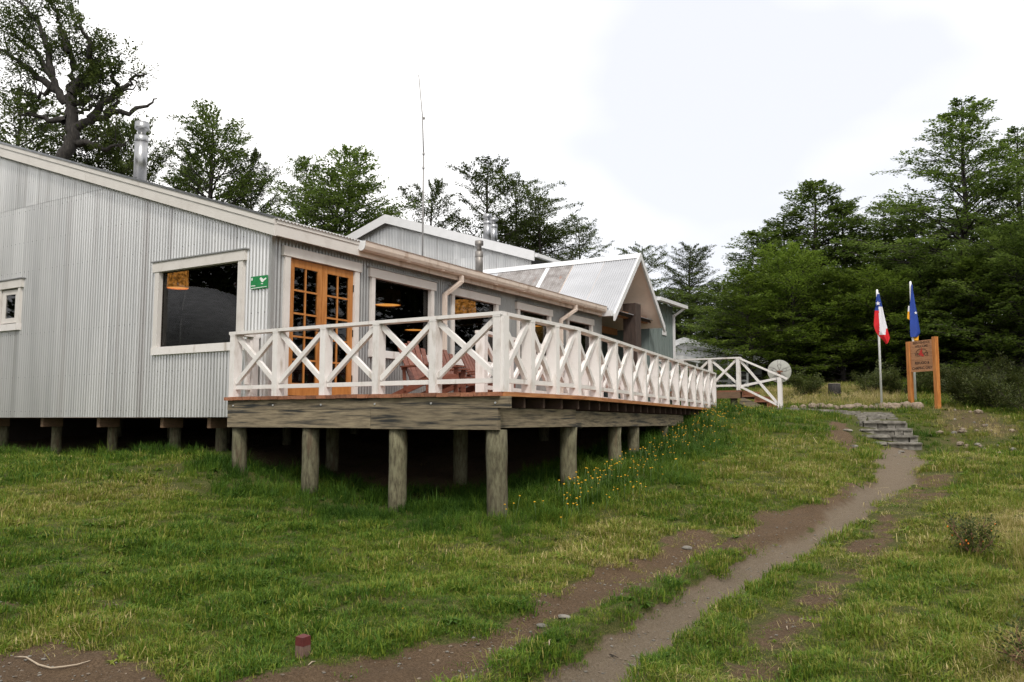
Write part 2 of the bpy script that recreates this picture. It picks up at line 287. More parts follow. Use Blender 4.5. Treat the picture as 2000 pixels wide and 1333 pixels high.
# ---- terrain (numpy only) ----
CA, SA = math.cos(math.radians(31.035)), math.sin(math.radians(31.035))
def to_uv(x, y): return x*SA + y*CA, -x*CA + y*SA          # camera-aligned (right, ahead) -> world
def to_xy(u, v): return u*SA - v*CA, u*CA + v*SA
TP = np.array([(0,0,0),(-3,0,.05),(3,0,.1),(0,-12,-.3),(-12,-12,0),(12,-12,.2),(-30,0,.3),(30,0,1.6),(-3.0,4.94,.05),(0,5.1,-.02),(2.9,4.7,.12),
 (-3.6,7.6,.28),(-1,8,.17),(-6.5,10,.55),(.3,10.3,.32),(-.18,10.46,.34),(-1.56,11.32,.35),(-2.9,12.13,.51),(-4.2,12.9,.85),(-9.5,17.3,.96),(-7.8,16.2,.9),(-6.2,15.3,1.02),(-5.1,14.6,1.06),
 (-3,14.5,.75),(-.5,13.3,.62),(.84,12.36,.62),(1.77,14.77,.76),(2.3,15.66,.93),(5.7,23.3,1.84),(4.6,20,1.5),(4.3,14.1,.88),(2.4,11,.5),(1.64,6.7,.1),(3.6,9.8,.3),(6.03,13.7,.52),(8.6,18.6,.8),
 (9.3,19.4,.88),(9.2,21.6,1.53),(7.2,20,1.42),(12.2,20,1.4),(6.1,10,.52),(3.7,6,.2),(8.3,15,.85),(11,25,2.03),(12.1,25,2.06),(11.9,23.5,1.96),(8.1,25.5,1.94),(7.2,22.5,1.75),(11,30,2.6),(17,28,2.6),(14,24,2.0),
 (14,40,3.6),(25,40,4),(25,20,1.9),(0,25,1.6),(5,30,2.0),(-6,22,1.4),(-15,25,1.6),(-18,15,1.0),(-22,8,.6),(0,45,3.2),(-20,45,3.2),(20,60,6),(-20,70,6),(60,60,9),(-60,60,5),(-70,0,1),(70,0,4),(0,-60,0),(60,-50,2),(-60,-50,1),(0,120,12),(120,120,16),(-120,120,10),(120,-100,4),(-120,-100,2)], float)
def _rbf():
    P = TP[:, :2]; n = len(P)
    K = np.sqrt(((P[:, None]-P[None])**2).sum(-1)+.36)
    A = np.zeros((n+3, n+3)); A[:n, :n] = K - np.eye(n)*.02; A[:n, n] = 1; A[:n, n+1:] = P; A[n, :n] = 1; A[n+1:, :n] = P.T
    return np.linalg.solve(A, np.concatenate([TP[:, 2], [0, 0, 0]]))
_W = _rbf()
def base_h(u, v):
    u = np.asarray(u, float); v = np.asarray(v, float); x, y = to_xy(u, v)
    x = np.clip(x, -130, 130); y = np.clip(y, -110, 130)
    h = _W[-3] + _W[-2]*x + _W[-1]*y
    for (px, py, _), w in zip(TP, _W[:-3]): h = h + w*np.sqrt((x-px)**2+(y-py)**2+.36)
    return h
# ------------------------------------------------------------------ ground sheet, worn paths
POLY = dict(
 path=[(4.4,2.75),(5.21,2.61),(6.06,2.6),(7.16,2.59),(8.66,2.53),(10.12,2.23),(11.77,2.06),(15.47,2.2),(21.2,2.72),(21.5,2.05),(16.92,1.47),(15.87,1.53),(11.46,1.65),(10.28,1.81),(8.25,1.97),(6.99,2.09),(5.91,2.14),(4.97,2.12),(4.0,1.95),(2.0,1.5),(0,1.0),(0,2.2),(2,2.6)],
 track=[(9.02,2.52),(9.43,3.04),(9.27,3.34),(8.65,3.29),(7.8,3.45),(6.84,3.58),(6.24,3.46),(6.04,3.25),(5.53,3.33),(5.14,3.39),(4.7,3.65),(4.26,3.76),(3.87,3.95),(3.2,4.35),(2.0,4.6),(2.0,3.3),(3.6,3.0),(4.29,3.02),(4.69,2.98),(5.44,3.01),(5.71,3.25),(6.17,3.0),(6.74,2.89),(7.55,2.83),(8.56,2.71)],
 corner=[(2.6,6.3),(3.02,5.97),(3.35,5.85),(3.46,5.62),(3.49,5.26),(3.45,4.87),(3.32,4.39),(2.3,4.5),(2.0,6.0)],
 worn=[(15.81,1.52),(15.85,1.06),(12.52,.98),(10.18,1.16),(8.3,1.3),(6.79,1.37),(5.61,1.39),(5.07,1.41),(4.97,1.65),(5.76,1.66),(7.02,1.65),(8.97,1.59),(11.21,1.5)],
 bank=[(22.44,4.21),(22.56,3.7),(20.72,3.25),(18.23,2.94),(19.02,3.29),(20.32,3.73)],
 soil=[(25.32,2.1),(26.48,1.69),(25.0,.55),(23.65,0),(22.16,.31),(23.13,.96),(21.94,1.08),(17.34,.58),(20.02,1.04),(22.41,1.6)],
 side=[(10.74,2.86),(11.63,2.29),(12.81,2.24),(16.81,2.21),(16.41,1.99),(11.84,1.95),(10.0,2.21),(8.99,2.41),(9.2,2.68)],
 bare_a=[(4.04,6.14),(4.22,6.09),(4.05,5.87),(3.93,5.93)], bare_b=[(3.87,6.17),(3.98,6.08),(3.85,5.91),(3.79,6.04)], bare_c=[(3.58,6.84),(3.77,6.68),(3.68,6.52),(3.5,6.67)],
 under_deck=[(10.6,9.9),(10.6,7.3),(12,7.2),(20,8.2),(20,9.9)], under_house=[(9.9,10.2),(9.9,34),(25,34),(25,10.2)])
def sdf(poly, u, v):      # signed distance, positive inside
    p = np.array(poly, float); q = np.roll(p, -1, 0); d = np.full(u.shape, 1e9); ins = np.zeros(u.shape, bool)
    for (ax, ay), (bx, by) in zip(p, q):
        ex, ey = bx-ax, by-ay; t = np.clip(((u-ax)*ex+(v-ay)*ey)/(ex*ex+ey*ey+1e-12), 0, 1)
        d = np.minimum(d, np.hypot(u-ax-t*ex, v-ay-t*ey))
        c = (ay > v) != (by > v); xx = (bx-ax)*(v-ay)/(by-ay+1e-12)+ax; ins ^= c & (u < xx)
    return np.where(ins, d, -d)
def vnoise(x, y, seed=0):
    xi, yi = np.floor(x).astype(np.int64), np.floor(y).astype(np.int64); fx, fy = x-xi, y-yi
    def h(a, b):
        n = (a*374761393+b*668265263+seed*1274126177) & 0xffffffff; n = ((n ^ (n >> 13))*1274126177) & 0xffffffff
        return ((n ^ (n >> 16)) & 0xffff)/65535.
    fx, fy = fx*fx*(3-2*fx), fy*fy*(3-2*fy)
    return (h(xi, yi)*(1-fx)+h(xi+1, yi)*fx)*(1-fy)+(h(xi, yi+1)*(1-fx)+h(xi+1, yi+1)*fx)*fy
def fbm(x, y, s, o=4, seed=0):
    r = 0; a = .5
    for k in range(o): r = r+a*vnoise(x*s*2**k, y*s*2**k, seed+k*17); a *= .5
    return r/.9375 if o == 4 else r/(1-.5**o)
def sst(x, a, b): t = np.clip((x-a)/(b-a), 0, 1); return t*t*(3-2*t)
def masks(u, v):
    w = .16*(fbm(u, v, 2.2, 4, 3)-.5)+.10*(fbm(u, v, 9, 3, 5)-.5); big = .5*(fbm(u, v, 1.1, 4, 8)-.5)
    x, y = to_xy(u, v); k = np.clip(y/9., .6, 1.6)
    sp = sdf(POLY['path'], u, v)+.0+w*.85*k; p = sst(sp, -.05, .07)
    d = p.copy()
    d = np.maximum(d, sst(sdf(POLY['track'], u, v)+.06+w*2.2, -.10, .10)*(.55+.42*sst(fbm(u, v, 3.1, 4, 21), .32, .52)))
    d = np.maximum(d, sst(sdf(POLY['side'], u, v)+w*2+big*.5, -.10, .12)*.9)
    d = np.maximum(d, sst(sdf(POLY['corner'], u, v)+w*2, -.12, .12))
    d = np.maximum(d, sst(sdf(POLY['worn'], u, v)+w*2+big*.5, -.30, .14)*(.40+.26*sst(fbm(u, v, 2.6, 4, 31), .34, .56)))
    d = np.maximum(d, sst(sdf(POLY['bank'], u, v)+w*3, -.15, .15))
    d = np.maximum(d, sst(sdf(POLY['soil'], u, v)+w*3+big, -.3, .3)*.5)
    for n in ('bare_a', 'bare_b', 'bare_c'): d = np.maximum(d, sst(sdf(POLY[n], u, v)+w, -.05, .06)*.9)
    d = np.maximum(d, sst(sdf(POLY['under_deck'], u, v), -.9, .3)); d = np.maximum(d, sst(sdf(POLY['under_house'], u, v), -.3, .4))
    return d, p
def ground_h(u, v):
    u = np.asarray(u, float); v = np.asarray(v, float); h = base_h(u, v)
    x, y = to_xy(u, v); near = np.exp(-(np.maximum(np.hypot(x, y)-14, 0)/14)**2)
    sp = sdf(POLY['path'], u, v); st = sdf(POLY['track'], u, v)
    h = h-.10*sst(sp, -.10, .12)*sst(-(u), -18, -14)*1.0-.05*sst(st, -.12, .15)
    strip = sst(sp, -.55, -.12)*(1-sst(sp, -.12, .0))*sst(v-2.1-.0*u, .0, .25)*sst(-u, -11, -9); h = h+.05*strip
    bump = (fbm(u, v, 1.3, 4, 11)-.5)*.20+(fbm(u, v, 4.2, 3, 12)-.5)*.09
    calm = 1-.85*sst(sp, -.1, .1)
    return h+bump*near*calm*.8
def gz(u, v): return float(ground_h(np.array([u]), np.array([v]))[0])
def axis(lo, hi, fine, f0, f1, mid):
    a = list(np.arange(f0, f1, fine)); s = fine; x = f1
    while x < hi: a.append(x); s = min(s*1.13, 40) if x > mid else max(s, fine*2.2); x += s
    a.append(hi); s = fine*2; x = f0-s
    while x > lo: a.insert(0, x); s = min(s*1.16, 40); x -= s
    a.insert(0, lo); return np.array(a)
gx, gy = axis(-420, 420, .055, -5.2, 5.4, 16), axis(-300, 600, .055, 4.2, 12, 28)
GX, GY = np.meshgrid(gx, gy); gu, gv = to_uv(GX.ravel(), GY.ravel()); ghh = ground_h(gu, gv); gd, gp = masks(gu, gv)
ghh = ghh+gd*(fbm(gu, gv, 9, 4, 9)-.5)*.045*(1-.75*gp)
nx, ny = len(gx), len(gy); idx = np.arange(nx*ny).reshape(ny, nx)
gf = np.stack([idx[:-1, :-1].ravel(), idx[:-1, 1:].ravel(), idx[1:, 1:].ravel(), idx[1:, :-1].ravel()], 1)
gm = npmesh('ground', np.stack([gu, gv, ghh], 1), gf, smooth=True)
for n, val in (('dirt', gd), ('path', gp)):
    a = gm.attributes.new(n, 'FLOAT', 'POINT'); a.data.foreach_set('value', np.ascontiguousarray(val, np.float32))
link('ground', gm, 'ground', kind='structure')
# ------------------------------------------------------------------ lodge
UA, VB = 9.25, 10.0            # gable wall plane u = UA, long facade plane v = VB
RS = .321; ZE = 4.74           # roof slope, roof top at v = 9.83
def roof_z(v): return ZE+RS*(v-9.83)
lodge = thing('lodge', 'long low lodge clad in corrugated zinc with cream trim, standing on wooden piles', 'building', (9.25, 10, 1.6))
def wall_cells(mb, us, zlo, zhi, holes, mk):
    us = sorted(set(us+[x for h in holes for x in h[:2]]))
    for a, b in zip(us[:-1], us[1:]):
        hs = [h for h in holes if h[0] <= (a+b)/2 <= h[1]]; zs = [zlo]
        for h in sorted(hs, key=lambda h: h[2]): zs += [h[2], h[3]]
        zs.append(None)
        for i in range(0, len(zs), 2): mk(mb, a, b, zs[i], zs[i+1], zhi)
def cell_v(u0, u1):
    def mk(mb, a, b, z0, z1, zhi):
        ta, tb = (zhi(a), zhi(b)) if z1 is None else (z1, z1); A, B = min(u0, u1), max(u0, u1)
        mb.hexa([(A, a, z0), (B, a, z0), (B, b, z0), (A, b, z0)], [(A, a, ta), (B, a, ta), (B, b, tb), (A, b, tb)])
    return mk
def cell_u(v0, v1):
    def mk(mb, a, b, z0, z1, zhi):
        ta, tb = (zhi(a), zhi(b)) if z1 is None else (z1, z1)
        mb.hexa([(a, v0, z0), (b, v0, z0), (b, v1, z0), (a, v1, z0)], [(a, v0, ta), (b, v0, tb), (b, v1, tb), (a, v1, ta)])
    return mk
def split_sheet(O, A, Nv, s0, s1, rng, holes, m, parent):      # one object for every connected piece of a sheet cut round an opening
    cuts = sorted({s0, s1, *[e_ for h in holes for e_ in (h[0]-.02, h[1]+.02) if s0 < e_ < s1]})
    for a_, b_ in zip(cuts[:-1], cuts[1:]):
        if b_-a_ < .012: continue
        for i_ in range(len(rng((a_+b_)/2))):
            f = lambda s: [r for k_, r in enumerate(rng(min(max(s, a_+1e-4), b_-1e-4))) if k_ == i_]
            obj('sheet', corrugated(MB(), O, A, (0, 0, 1), Nv, a_, b_, f), m, parent)
# gable wall: boarding behind, corrugated sheets in front
WA = (10.72, 12.72, 2.84, 4.15); WS = (17.16, 17.80, 3.52, 4.24)
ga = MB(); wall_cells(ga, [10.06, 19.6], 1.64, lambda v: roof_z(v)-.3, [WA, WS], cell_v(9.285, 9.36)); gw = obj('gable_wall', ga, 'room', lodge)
def ranges_A(lo, hi_f):
    def f(s):
        v = s; r = [(lo, hi_f(v))]
        for h in (WA, WS):
            if h[0]-.02 < v < h[1]+.02:
                nr = []
                for a, b in r:
                    if h[3]+.02 <= a or h[2]-.02 >= b: nr.append((a, b))
                    else:
                        if h[2]-.02 > a: nr.append((a, h[2]-.02))
                        if h[3]+.02 < b: nr.append((h[3]+.02, b))
                r = nr
        return [(max(a, lo), b) for a, b in r if b-a > .01]
    return f
v = 10.0; k = 0
while v < 19.4:
    v1 = min(v+WAVE*11, 19.5)
    for lo, hi in ((1.63, lambda q: min(roof_z(q)-.27, 5.93)), (5.90, lambda q: roof_z(q)-.27)):
        if lo > 5 and roof_z(v1)-.27 < 5.97: continue
        vv = v if lo < 5 else max(v, (5.97+.27-ZE)/RS+9.83)
        off = .004*(k % 2)+(.006 if lo > 5 else 0)
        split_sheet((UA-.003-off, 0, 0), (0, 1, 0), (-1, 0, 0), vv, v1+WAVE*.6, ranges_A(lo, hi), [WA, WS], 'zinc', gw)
    v = v1; k += 1
sc = MB()
for zrow in (1.75, 2.42, 3.28, 4.55, 5.15, 5.8, 6.4):
    vv = 10.1
    while vv < 18.6:
        if zrow < roof_z(vv)-.4 and not (WA[0]-.2 < vv < WA[1]+.2 and 2.6 < zrow < 4.4) and not (17 < vv < 17.95 and 3.4 < zrow < 4.4):
            q = round(vv/WAVE)*WAVE; sc.box(UA-.019, UA-.010, q-.006, q+.006, zrow-.006, zrow+.006)
        vv += WAVE*(2 if R() < .7 else 3)
obj('screw_heads', sc, 'black_iron', gw, kind='stuff')
# facade: boarding with openings, sheets
DOOR = (9.62, 11.14, 1.98, 4.20)
WB = [(11.70, 13.41, 2.86, 4.17), (14.23, 15.86, 2.86, 4.17), (16.92, 18.37, 2.86, 4.17), (19.46, 20.79, 2.86, 4.17)]
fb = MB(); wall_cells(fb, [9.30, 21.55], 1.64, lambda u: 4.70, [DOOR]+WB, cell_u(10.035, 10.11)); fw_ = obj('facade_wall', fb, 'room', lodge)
def ranges_B(s):
    r = [(1.63, 4.66)]
    for h in [DOOR]+WB:
        if h[0]-.02 < s < h[1]+.02:
            r = [(a, b) for a, b in ((1.63, h[2]-.02), (h[3]+.02, 4.66)) if b-a > .03]
    return r
u = 9.25; k = 0
while u < 21.5:
    u1 = min(u+WAVE*11, 21.55)
    split_sheet((0, VB-.003-.004*(k % 2), 0), (1, 0, 0), (0, -1, 0), u, min(u1+WAVE*.6, 21.56), ranges_B, [DOOR]+WB, 'zinc_shade_tone', fw_); u = u1; k += 1
# corner flashing
obj('corner_flashing', MB().box(9.225, 9.300, 9.975, 10.04, 1.63, 4.60), 'zinc', lodge)
# end / back walls, interior floor and partition
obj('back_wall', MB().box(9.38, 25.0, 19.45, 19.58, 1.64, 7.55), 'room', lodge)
obj('rear_light_block', MB().box(9.38, 25.0, 19.45, 19.58, -.2, 1.63), 'room', lodge)  # unseen board, added to stop daylight coming under the house from behind
obj('end_light_block', MB().box(24.9, 25.0, 10.2, 19.44, -.2, 1.63), 'room', lodge)  # likewise added out of view, keeps light out from the far end
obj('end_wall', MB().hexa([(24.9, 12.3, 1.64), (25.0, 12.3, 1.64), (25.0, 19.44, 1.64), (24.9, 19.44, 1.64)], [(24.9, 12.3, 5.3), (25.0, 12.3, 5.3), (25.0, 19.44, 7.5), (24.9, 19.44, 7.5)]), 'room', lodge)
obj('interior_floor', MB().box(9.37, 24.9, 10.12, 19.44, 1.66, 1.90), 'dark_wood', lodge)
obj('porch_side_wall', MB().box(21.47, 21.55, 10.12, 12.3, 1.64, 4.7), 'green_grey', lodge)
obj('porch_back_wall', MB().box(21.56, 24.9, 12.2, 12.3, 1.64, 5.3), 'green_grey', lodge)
# roof
ang = math.atan(RS); ca, sa = math.cos(ang), math.sin(ang); RN = (0, -sa, ca)
rd = MB(); rd.hexa([(9.15, 9.86, roof_z(9.86)-.12), (25.0, 9.86, roof_z(9.86)-.12), (25.0, 19.6, roof_z(19.6)-.12), (9.15, 19.6, roof_z(19.6)-.12)],
                   [(9.15, 9.86, roof_z(9.86)-.03), (25.0, 9.86, roof_z(9.86)-.03), (25.0, 19.6, roof_z(19.6)-.03), (9.15, 19.6, roof_z(19.6)-.03)])
roof = obj('roof', rd, 'room', lodge)
u = 9.10; k = 0
while u < 25:
    u1 = u+WAVE*11
    L0 = -.07
    obj('sheet', corrugated(MB(), (0, 9.83, ZE-.008+.003*(k % 2)), (1, 0, 0), (0, ca, sa), RN, u, min(u1+.04, 25.0), lambda s: [(L0, 10.3)]), 'zinc_roof', roof); u = u1; k += 1
obj('rear_roof_slope', MB().hexa([(9.15, 19.6, 7.75), (25, 19.6, 7.75), (25, 20.0, 7.62), (9.15, 20.0, 7.62)], [(9.15, 19.6, 7.83), (25, 19.6, 7.83), (25, 20.0, 7.70), (9.15, 20.0, 7.70)]), 'zinc_roof', lodge)
# barge boards on the gable (two boards, upper strip proud) and flashing
def barge(u0, u1, va, vb, dz0, dz1):
    return MB().hexa([(u0, va, roof_z(va)+dz0), (u1, va, roof_z(va)+dz0), (u1, vb, roof_z(vb)+dz0), (u0, vb, roof_z(vb)+dz0)],
                     [(u0, va, roof_z(va)+dz1), (u1, va, roof_z(va)+dz1), (u1, vb, roof_z(vb)+dz1), (u0, vb, roof_z(vb)+dz1)])
for va, vb in ((9.80, 14.86), (14.865, 19.6)):
    obj('barge_board', barge(9.10, 9.145, va, vb, -.285, -.105), 'trim_paint', lodge)
    obj('barge_cap_board', barge(9.085, 9.145, va, vb, -.10, -.012), 'trim_paint', lodge)
obj('barge_soffit', barge(9.146, 9.236, 9.9, 19.5, -.24, -.215), 'trim_paint', lodge)
obj('roof_edge_flashing', barge(9.07, 9.30, 9.80, 19.6, -.010, .028), 'steel', lodge)
# eave fascia along the facade, then the gutter
obj('eave_fascia', MB().box(9.147, 11.06, 9.80, 9.84, 4.46, 4.645), 'trim_paint', lodge)
obj('eave_cap_board', MB().box(9.147, 11.06, 9.785, 9.84, 4.648, 4.735), 'trim_paint', lodge)
obj('gutter_board', MB().box(11.062, 21.3, 9.80, 9.84, 4.46, 4.66), 'gutter_paint', lodge)
obj('eave_soffit', MB().box(9.15, 21.3, 9.841, 9.985, 4.55, 4.575), 'soffit', lodge)
prof = [(9.798, 4.72), (9.80, 4.585), (9.77, 4.545), (9.72, 4.54), (9.67, 4.565), (9.645, 4.62), (9.64, 4.70), (9.625, 4.71)]
n = len(prof); us = [11.06, 14.2, 17.4, 21.15]; gut = None
inn = [(9.79, 4.72), (9.79, 4.59), (9.765, 4.555), (9.72, 4.55), (9.678, 4.575), (9.655, 4.625), (9.65, 4.70), (9.65, 4.718)]
for a, b in zip(us[:-1], us[1:]):
    ring = prof+inn[::-1]; k2 = len(ring)
    gt = MB().poly([(a+.003, p, z) for p, z in ring]+[(b-.003, p, z) for p, z in ring], [(i, k2+i, k2+(i+1) % k2, (i+1) % k2) for i in range(k2)])
    g_ = obj('gutter', gt, 'gutter_paint', lodge); gut = gut or g_
obj('end_cap', MB().prism([(11.055, p, z) for p, z in prof], (-1, 0, 0), .006), 'bright_trim', gut)
for ub in (12.3, 13.4, 15.4, 16.6, 18.4, 19.8): obj('bracket', MB().box(ub-.012, ub+.012, 9.63, 9.70, 4.53, 4.54), 'gutter_paint', gut)
def downpipe(ug, uw, zb, vw=9.93, vg=9.715):
    d = MB(); d.beam((ug, vg, 4.545), (ug, vg, 4.40), .065, .085, (0, 1, 0)); d.beam((ug, vg, 4.42), (uw, vw, 4.13), .065, .085, (0, 1, 0)); d.beam((uw, vw, 4.15), (uw, vw, zb), .065, .085, (0, 1, 0))
    p = obj('downpipe', d, 'gutter_paint', lodge)
    for z in (3.5, 2.6): obj('clip', MB().box(uw-.055, uw+.055, vw-.047, vw+.05, z-.012, z+.012), 'trim_paint', p)
downpipe(14.12, 13.84, 1.95); downpipe(19.35, 18.95, 1.95)
# windows: frame trim + pane
def trims(w, axis_v, lo, hi, z0, z1, t, small=False):
    def bx(a, b, d0, d1, p, q):      # along the wall a..b, out from the wall d0..d1
        return MB().box(UA-d1, UA-d0, a, b, p, q) if axis_v else MB().box(a, b, VB-d1, VB-d0, p, q)
    for a_, b_ in ((lo-t, lo), (hi, hi+t)): obj('jamb', bx(a_, b_, -.04, .05, z0-.005, z1+.002), 'trim_paint', w)
    obj('head_board', bx(lo-t-.06, hi+t+.06, -.04, .062, z1+.004, z1+.17), 'trim_paint', w)
    obj('drip_flashing', bx(lo-t-.09, hi+t+.09, -.02, .08, z1+.173, z1+.195), 'zinc_shade_tone', w)
    obj('sill', bx(lo-t-.01, hi+t+.01, -.04, .068, z0-.14, z0-.007), 'white_paint', w)
w = obj('window', MB().box(9.300, 9.306, WA[0], WA[1], WA[2], WA[3]), 'glass', lodge); trims(w, True, *WA, .11)
v0, v1, z0, z1 = WS; w = obj('window', MB().box(9.250, 9.256, v0+.142, v1-.142, z0+.122, z1-.122), 'glass', lodge); trims(w, True, *WS, .08)
for bb in ((v0+.02, v0+.14, z0+.02, z1-.02), (v1-.14, v1-.02, z0+.02, z1-.02), (v0+.142, v1-.142, z0+.02, z0+.12), (v0+.142, v1-.142, z1-.12, z1-.02)): obj('sash_bar', MB().box(9.235, 9.275, *bb), 'trim_paint', w)
def window_B(h):
    u0, u1, z0, z1 = h; w = obj('window', MB().box(u0, u1, 10.05, 10.056, z0, z1), 'glass', lodge); trims(w, False, u0, u1, z0, z1, .10)
for h in WB: window_B(h)
# french doors
u0, u1, z0, z1 = DOOR
dfr = obj('door_frame', MB().box(u0-.17, u1+.18, 9.935, 10.05, z1+.012, z1+.17), 'trim_paint', lodge)
for a_, b_ in ((u0-.13, u0-.01), (u1+.01, u1+.13)): obj('jamb', MB().box(a_, b_, 9.95, 10.05, z0-.2, z1+.01), 'trim_paint', dfr)
def leaf_door(a, b, hinge_right):
    d = MB(); st = .11; y0, y1 = 9.99, 10.035
    d.box(a, a+st, y0, y1, z0, z1).box(b-st, b, y0, y1, z0, z1).box(a+st, b-st, y0, y1, z1-.13, z1).box(a+st, b-st, y0, y1, z0, z0+.20)
    ia, ib, ja, jb = a+st, b-st, z0+.20, z1-.13; mu = (ia+ib)/2; d.box(mu-.015, mu+.015, y0+.006, y1-.006, ja, jb); rows = 5; hh = (jb-ja)/rows
    for r in range(1, rows):
        z = ja+hh*r; d.box(ia, mu-.015, y0+.006, y1-.006, z-.015, z+.015); d.box(mu+.015, ib, y0+.006, y1-.006, z-.015, z+.015)
    o = obj('door', d, 'door_wood', lodge)
    for r in range(rows):
        for c in range(2):
            x0, x1 = (ia, mu-.015) if c == 0 else (mu+.015, ib)
            obj('pane', MB().box(x0, x1, 10.012, 10.016, ja+hh*r+(.015 if r else 0), ja+hh*(r+1)-(.015 if r < rows-1 else 0)), 'glass', o)
    if hinge_right:
        for z in (2.3, 3.1, 3.9): obj('hinge', MB().box(b-.004, b+.012, 9.975, 9.995, z-.06, z+.06), 'black_iron', o)
    else: obj('handle', MB().box(b-.07, b-.045, 9.955, 9.988, 3.0, 3.12).beam((b-.058, 9.95, 3.06), (b-.18, 9.95, 3.06), .016, .016), 'black_iron', o)
mid = (u0+u1)/2; leaf_door(u0, mid-.004, False); leaf_door(mid+.004, u1, True)
# piles and bearers under the gable side
for vv in (11.42, 12.63, 14.45, 16.27, 18.2):
    b = MB().box(9.34, 9.74, vv, vv+.085, 1.45, 1.627); obj('bearer', b, 'bearer_wood', lodge)
    for uu in (9.74, 12.4):
        rr = U(.09, .105); g = gz(uu, vv+.1); obj('pile', MB().tube([(uu+U(-.02, .02), vv+.2, g-.3), (uu, vv+.2, (g+1.41)/2), (uu, vv+.2, 1.626)], [rr*1.05, rr, rr*.97], 12), 'pile_wood', lodge)
for uu in (15.2, 18.2, 21.2):
    for vv in (10.4, 13.5): g = gz(uu, vv); obj('pile', MB().tube([(uu, vv, g-.3), (uu, vv, 1.638)], .11, 10), 'pile_wood', lodge)
# flues through the main roof
def flue(u_, v_, zb, zt, r, m, parent, cap_h=.17, base=None):
    p = obj('flue', MB().tube([(u_, v_, zb), (u_, v_, zt-cap_h-.16)], r, 20), m, parent)
    obj('collar', MB().lathe([(r*1.04, 0), (r*1.06, .01), (r*1.06, .12), (r*.95, .13)], (u_, v_, zt-cap_h-.30), 20), 'steel' if m == 'steel' else m, p)
    obj('cowl', MB().lathe([(r*.62, 0), (r*.62, .14), (r*.70, .15), (r*1.08, .16), (r*1.10, .18), (r*1.10, .18+cap_h*.8), (r*.9, .18+cap_h*.85)], (u_, v_, zt-cap_h-.18), 20), 'steel' if m == 'steel' else m, p)
flue(11.2, 16.27, roof_z(16.27)-.05, 8.15, .135, 'steel', lodge)
flue(15.9, 10.45, roof_z(10.45)-.05, 5.70, .09, 'steel_sooty', lodge, .10)
# ---- entrance porch: cross gable
PU, PZ = 23.24, 6.53; P0, P1 = 21.34, 25.12; PE = 4.56; pv0 = 9.5
sl = (PZ-PE)/(PU-P0); pang = math.atan(sl); pc, ps = math.cos(pang), math.sin(pang)
def pz(u): return PZ-abs(u-PU)*sl
sec = [(P0, pz(P0)-.10), (PU, PZ-.10), (P1, pz(P1)-.10), (P1, pz(P1)-.03), (PU, PZ-.03), (P0, pz(P0)-.03)]
pr_ = MB().poly([(a_, 9.53, z_) for a_, z_ in sec]+[(a_, 15.4, z_) for a_, z_ in sec], [(0, 1, 4, 5), (1, 2, 3, 4), (11, 10, 7, 6), (10, 9, 8, 7)]+[(i, 6+i, 6+(i+1) % 6, (i+1) % 6) for i in range(6)])
porch = obj('porch_roof', pr_, 'soffit', lodge)
def porch_sheet(va, vb, m, left=True):
    d = (-pc, 0, -ps) if left else (pc, 0, -ps); n_ = (-ps, 0, pc) if left else (ps, 0, pc)
    L = (PU-P0+.05)/pc if left else (P1-PU+.05)/pc
    obj('sheet', corrugated(MB(), (PU, 0, PZ-.004), (0, 1, 0), d, n_, va, vb, lambda s: [(.02, L)]), m, porch)
for va, vb, m in ((9.5, 10.58, 'zinc_roof'), (10.6, 11.66, 'zinc_roof'), (11.68, 12.5, 'zinc_rusty'), (12.5, 12.64, 'bright_trim'), (12.65, 13.45, 'zinc_rusty'), (13.46, 14.4, 'zinc_rusty'), (14.41, 15.4, 'zinc_roof')):
    porch_sheet(va, vb, m); porch_sheet(va, vb, 'zinc_roof', False)
obj('ridge_cap', MB().hexa([(PU-.16, 9.47, PZ-.14), (PU+.16, 9.47, PZ-.14), (PU+.16, 15.5, PZ-.14), (PU-.16, 15.5, PZ-.14)], [(PU-.02, 9.47, PZ+.03), (PU+.02, 9.47, PZ+.03), (PU+.02, 15.5, PZ+.03), (PU-.02, 15.5, PZ+.03)]), 'bright_trim', porch)
for sgn, ue in ((-1, P0-.05), (1, P1+.05)):
    zt = pz(ue); a = [(ue, 9.46, zt-.19), (ue, 9.52, zt-.19), (PU, 9.52, PZ-.17), (PU, 9.46, PZ-.17)]; t_ = [(ue, 9.46, zt+.015), (ue, 9.52, zt+.015), (PU, 9.52, PZ+.035), (PU, 9.46, PZ+.035)]
    if sgn > 0: a, t_ = a[::-1], t_[::-1]
    obj('porch_barge_board', MB().hexa(a, t_), 'bright_trim', porch)
obj('eave_return', MB().box(21.155, 21.32, 9.53, 9.80, 4.45, 4.60), 'bright_trim', porch)
obj('tie_beam', MB().box(21.6, 24.9, 9.95, 10.08, 4.62, 4.80), 'beam_orange', lodge)
obj('tie_beam', MB().box(21.6, 24.9, 11.0, 11.12, 4.30, 4.50), 'beam_orange', lodge)
obj('rafter', MB().beam((21.9, 9.99, 4.85), (PU-.05, 9.99, PZ-.35), .10, .14), 'beam_orange', lodge)
col = MB(); col.box(23.35, 23.78, 9.72, 10.12, 1.9, 5.08); pcx = obj('porch_column', col, 'dark_wood', lodge)
for i in range(9): obj('slat', MB().box(23.50, 23.80, 9.695, 9.717, 2.2+i*.17, 2.29+i*.17), 'bearer_wood', pcx)
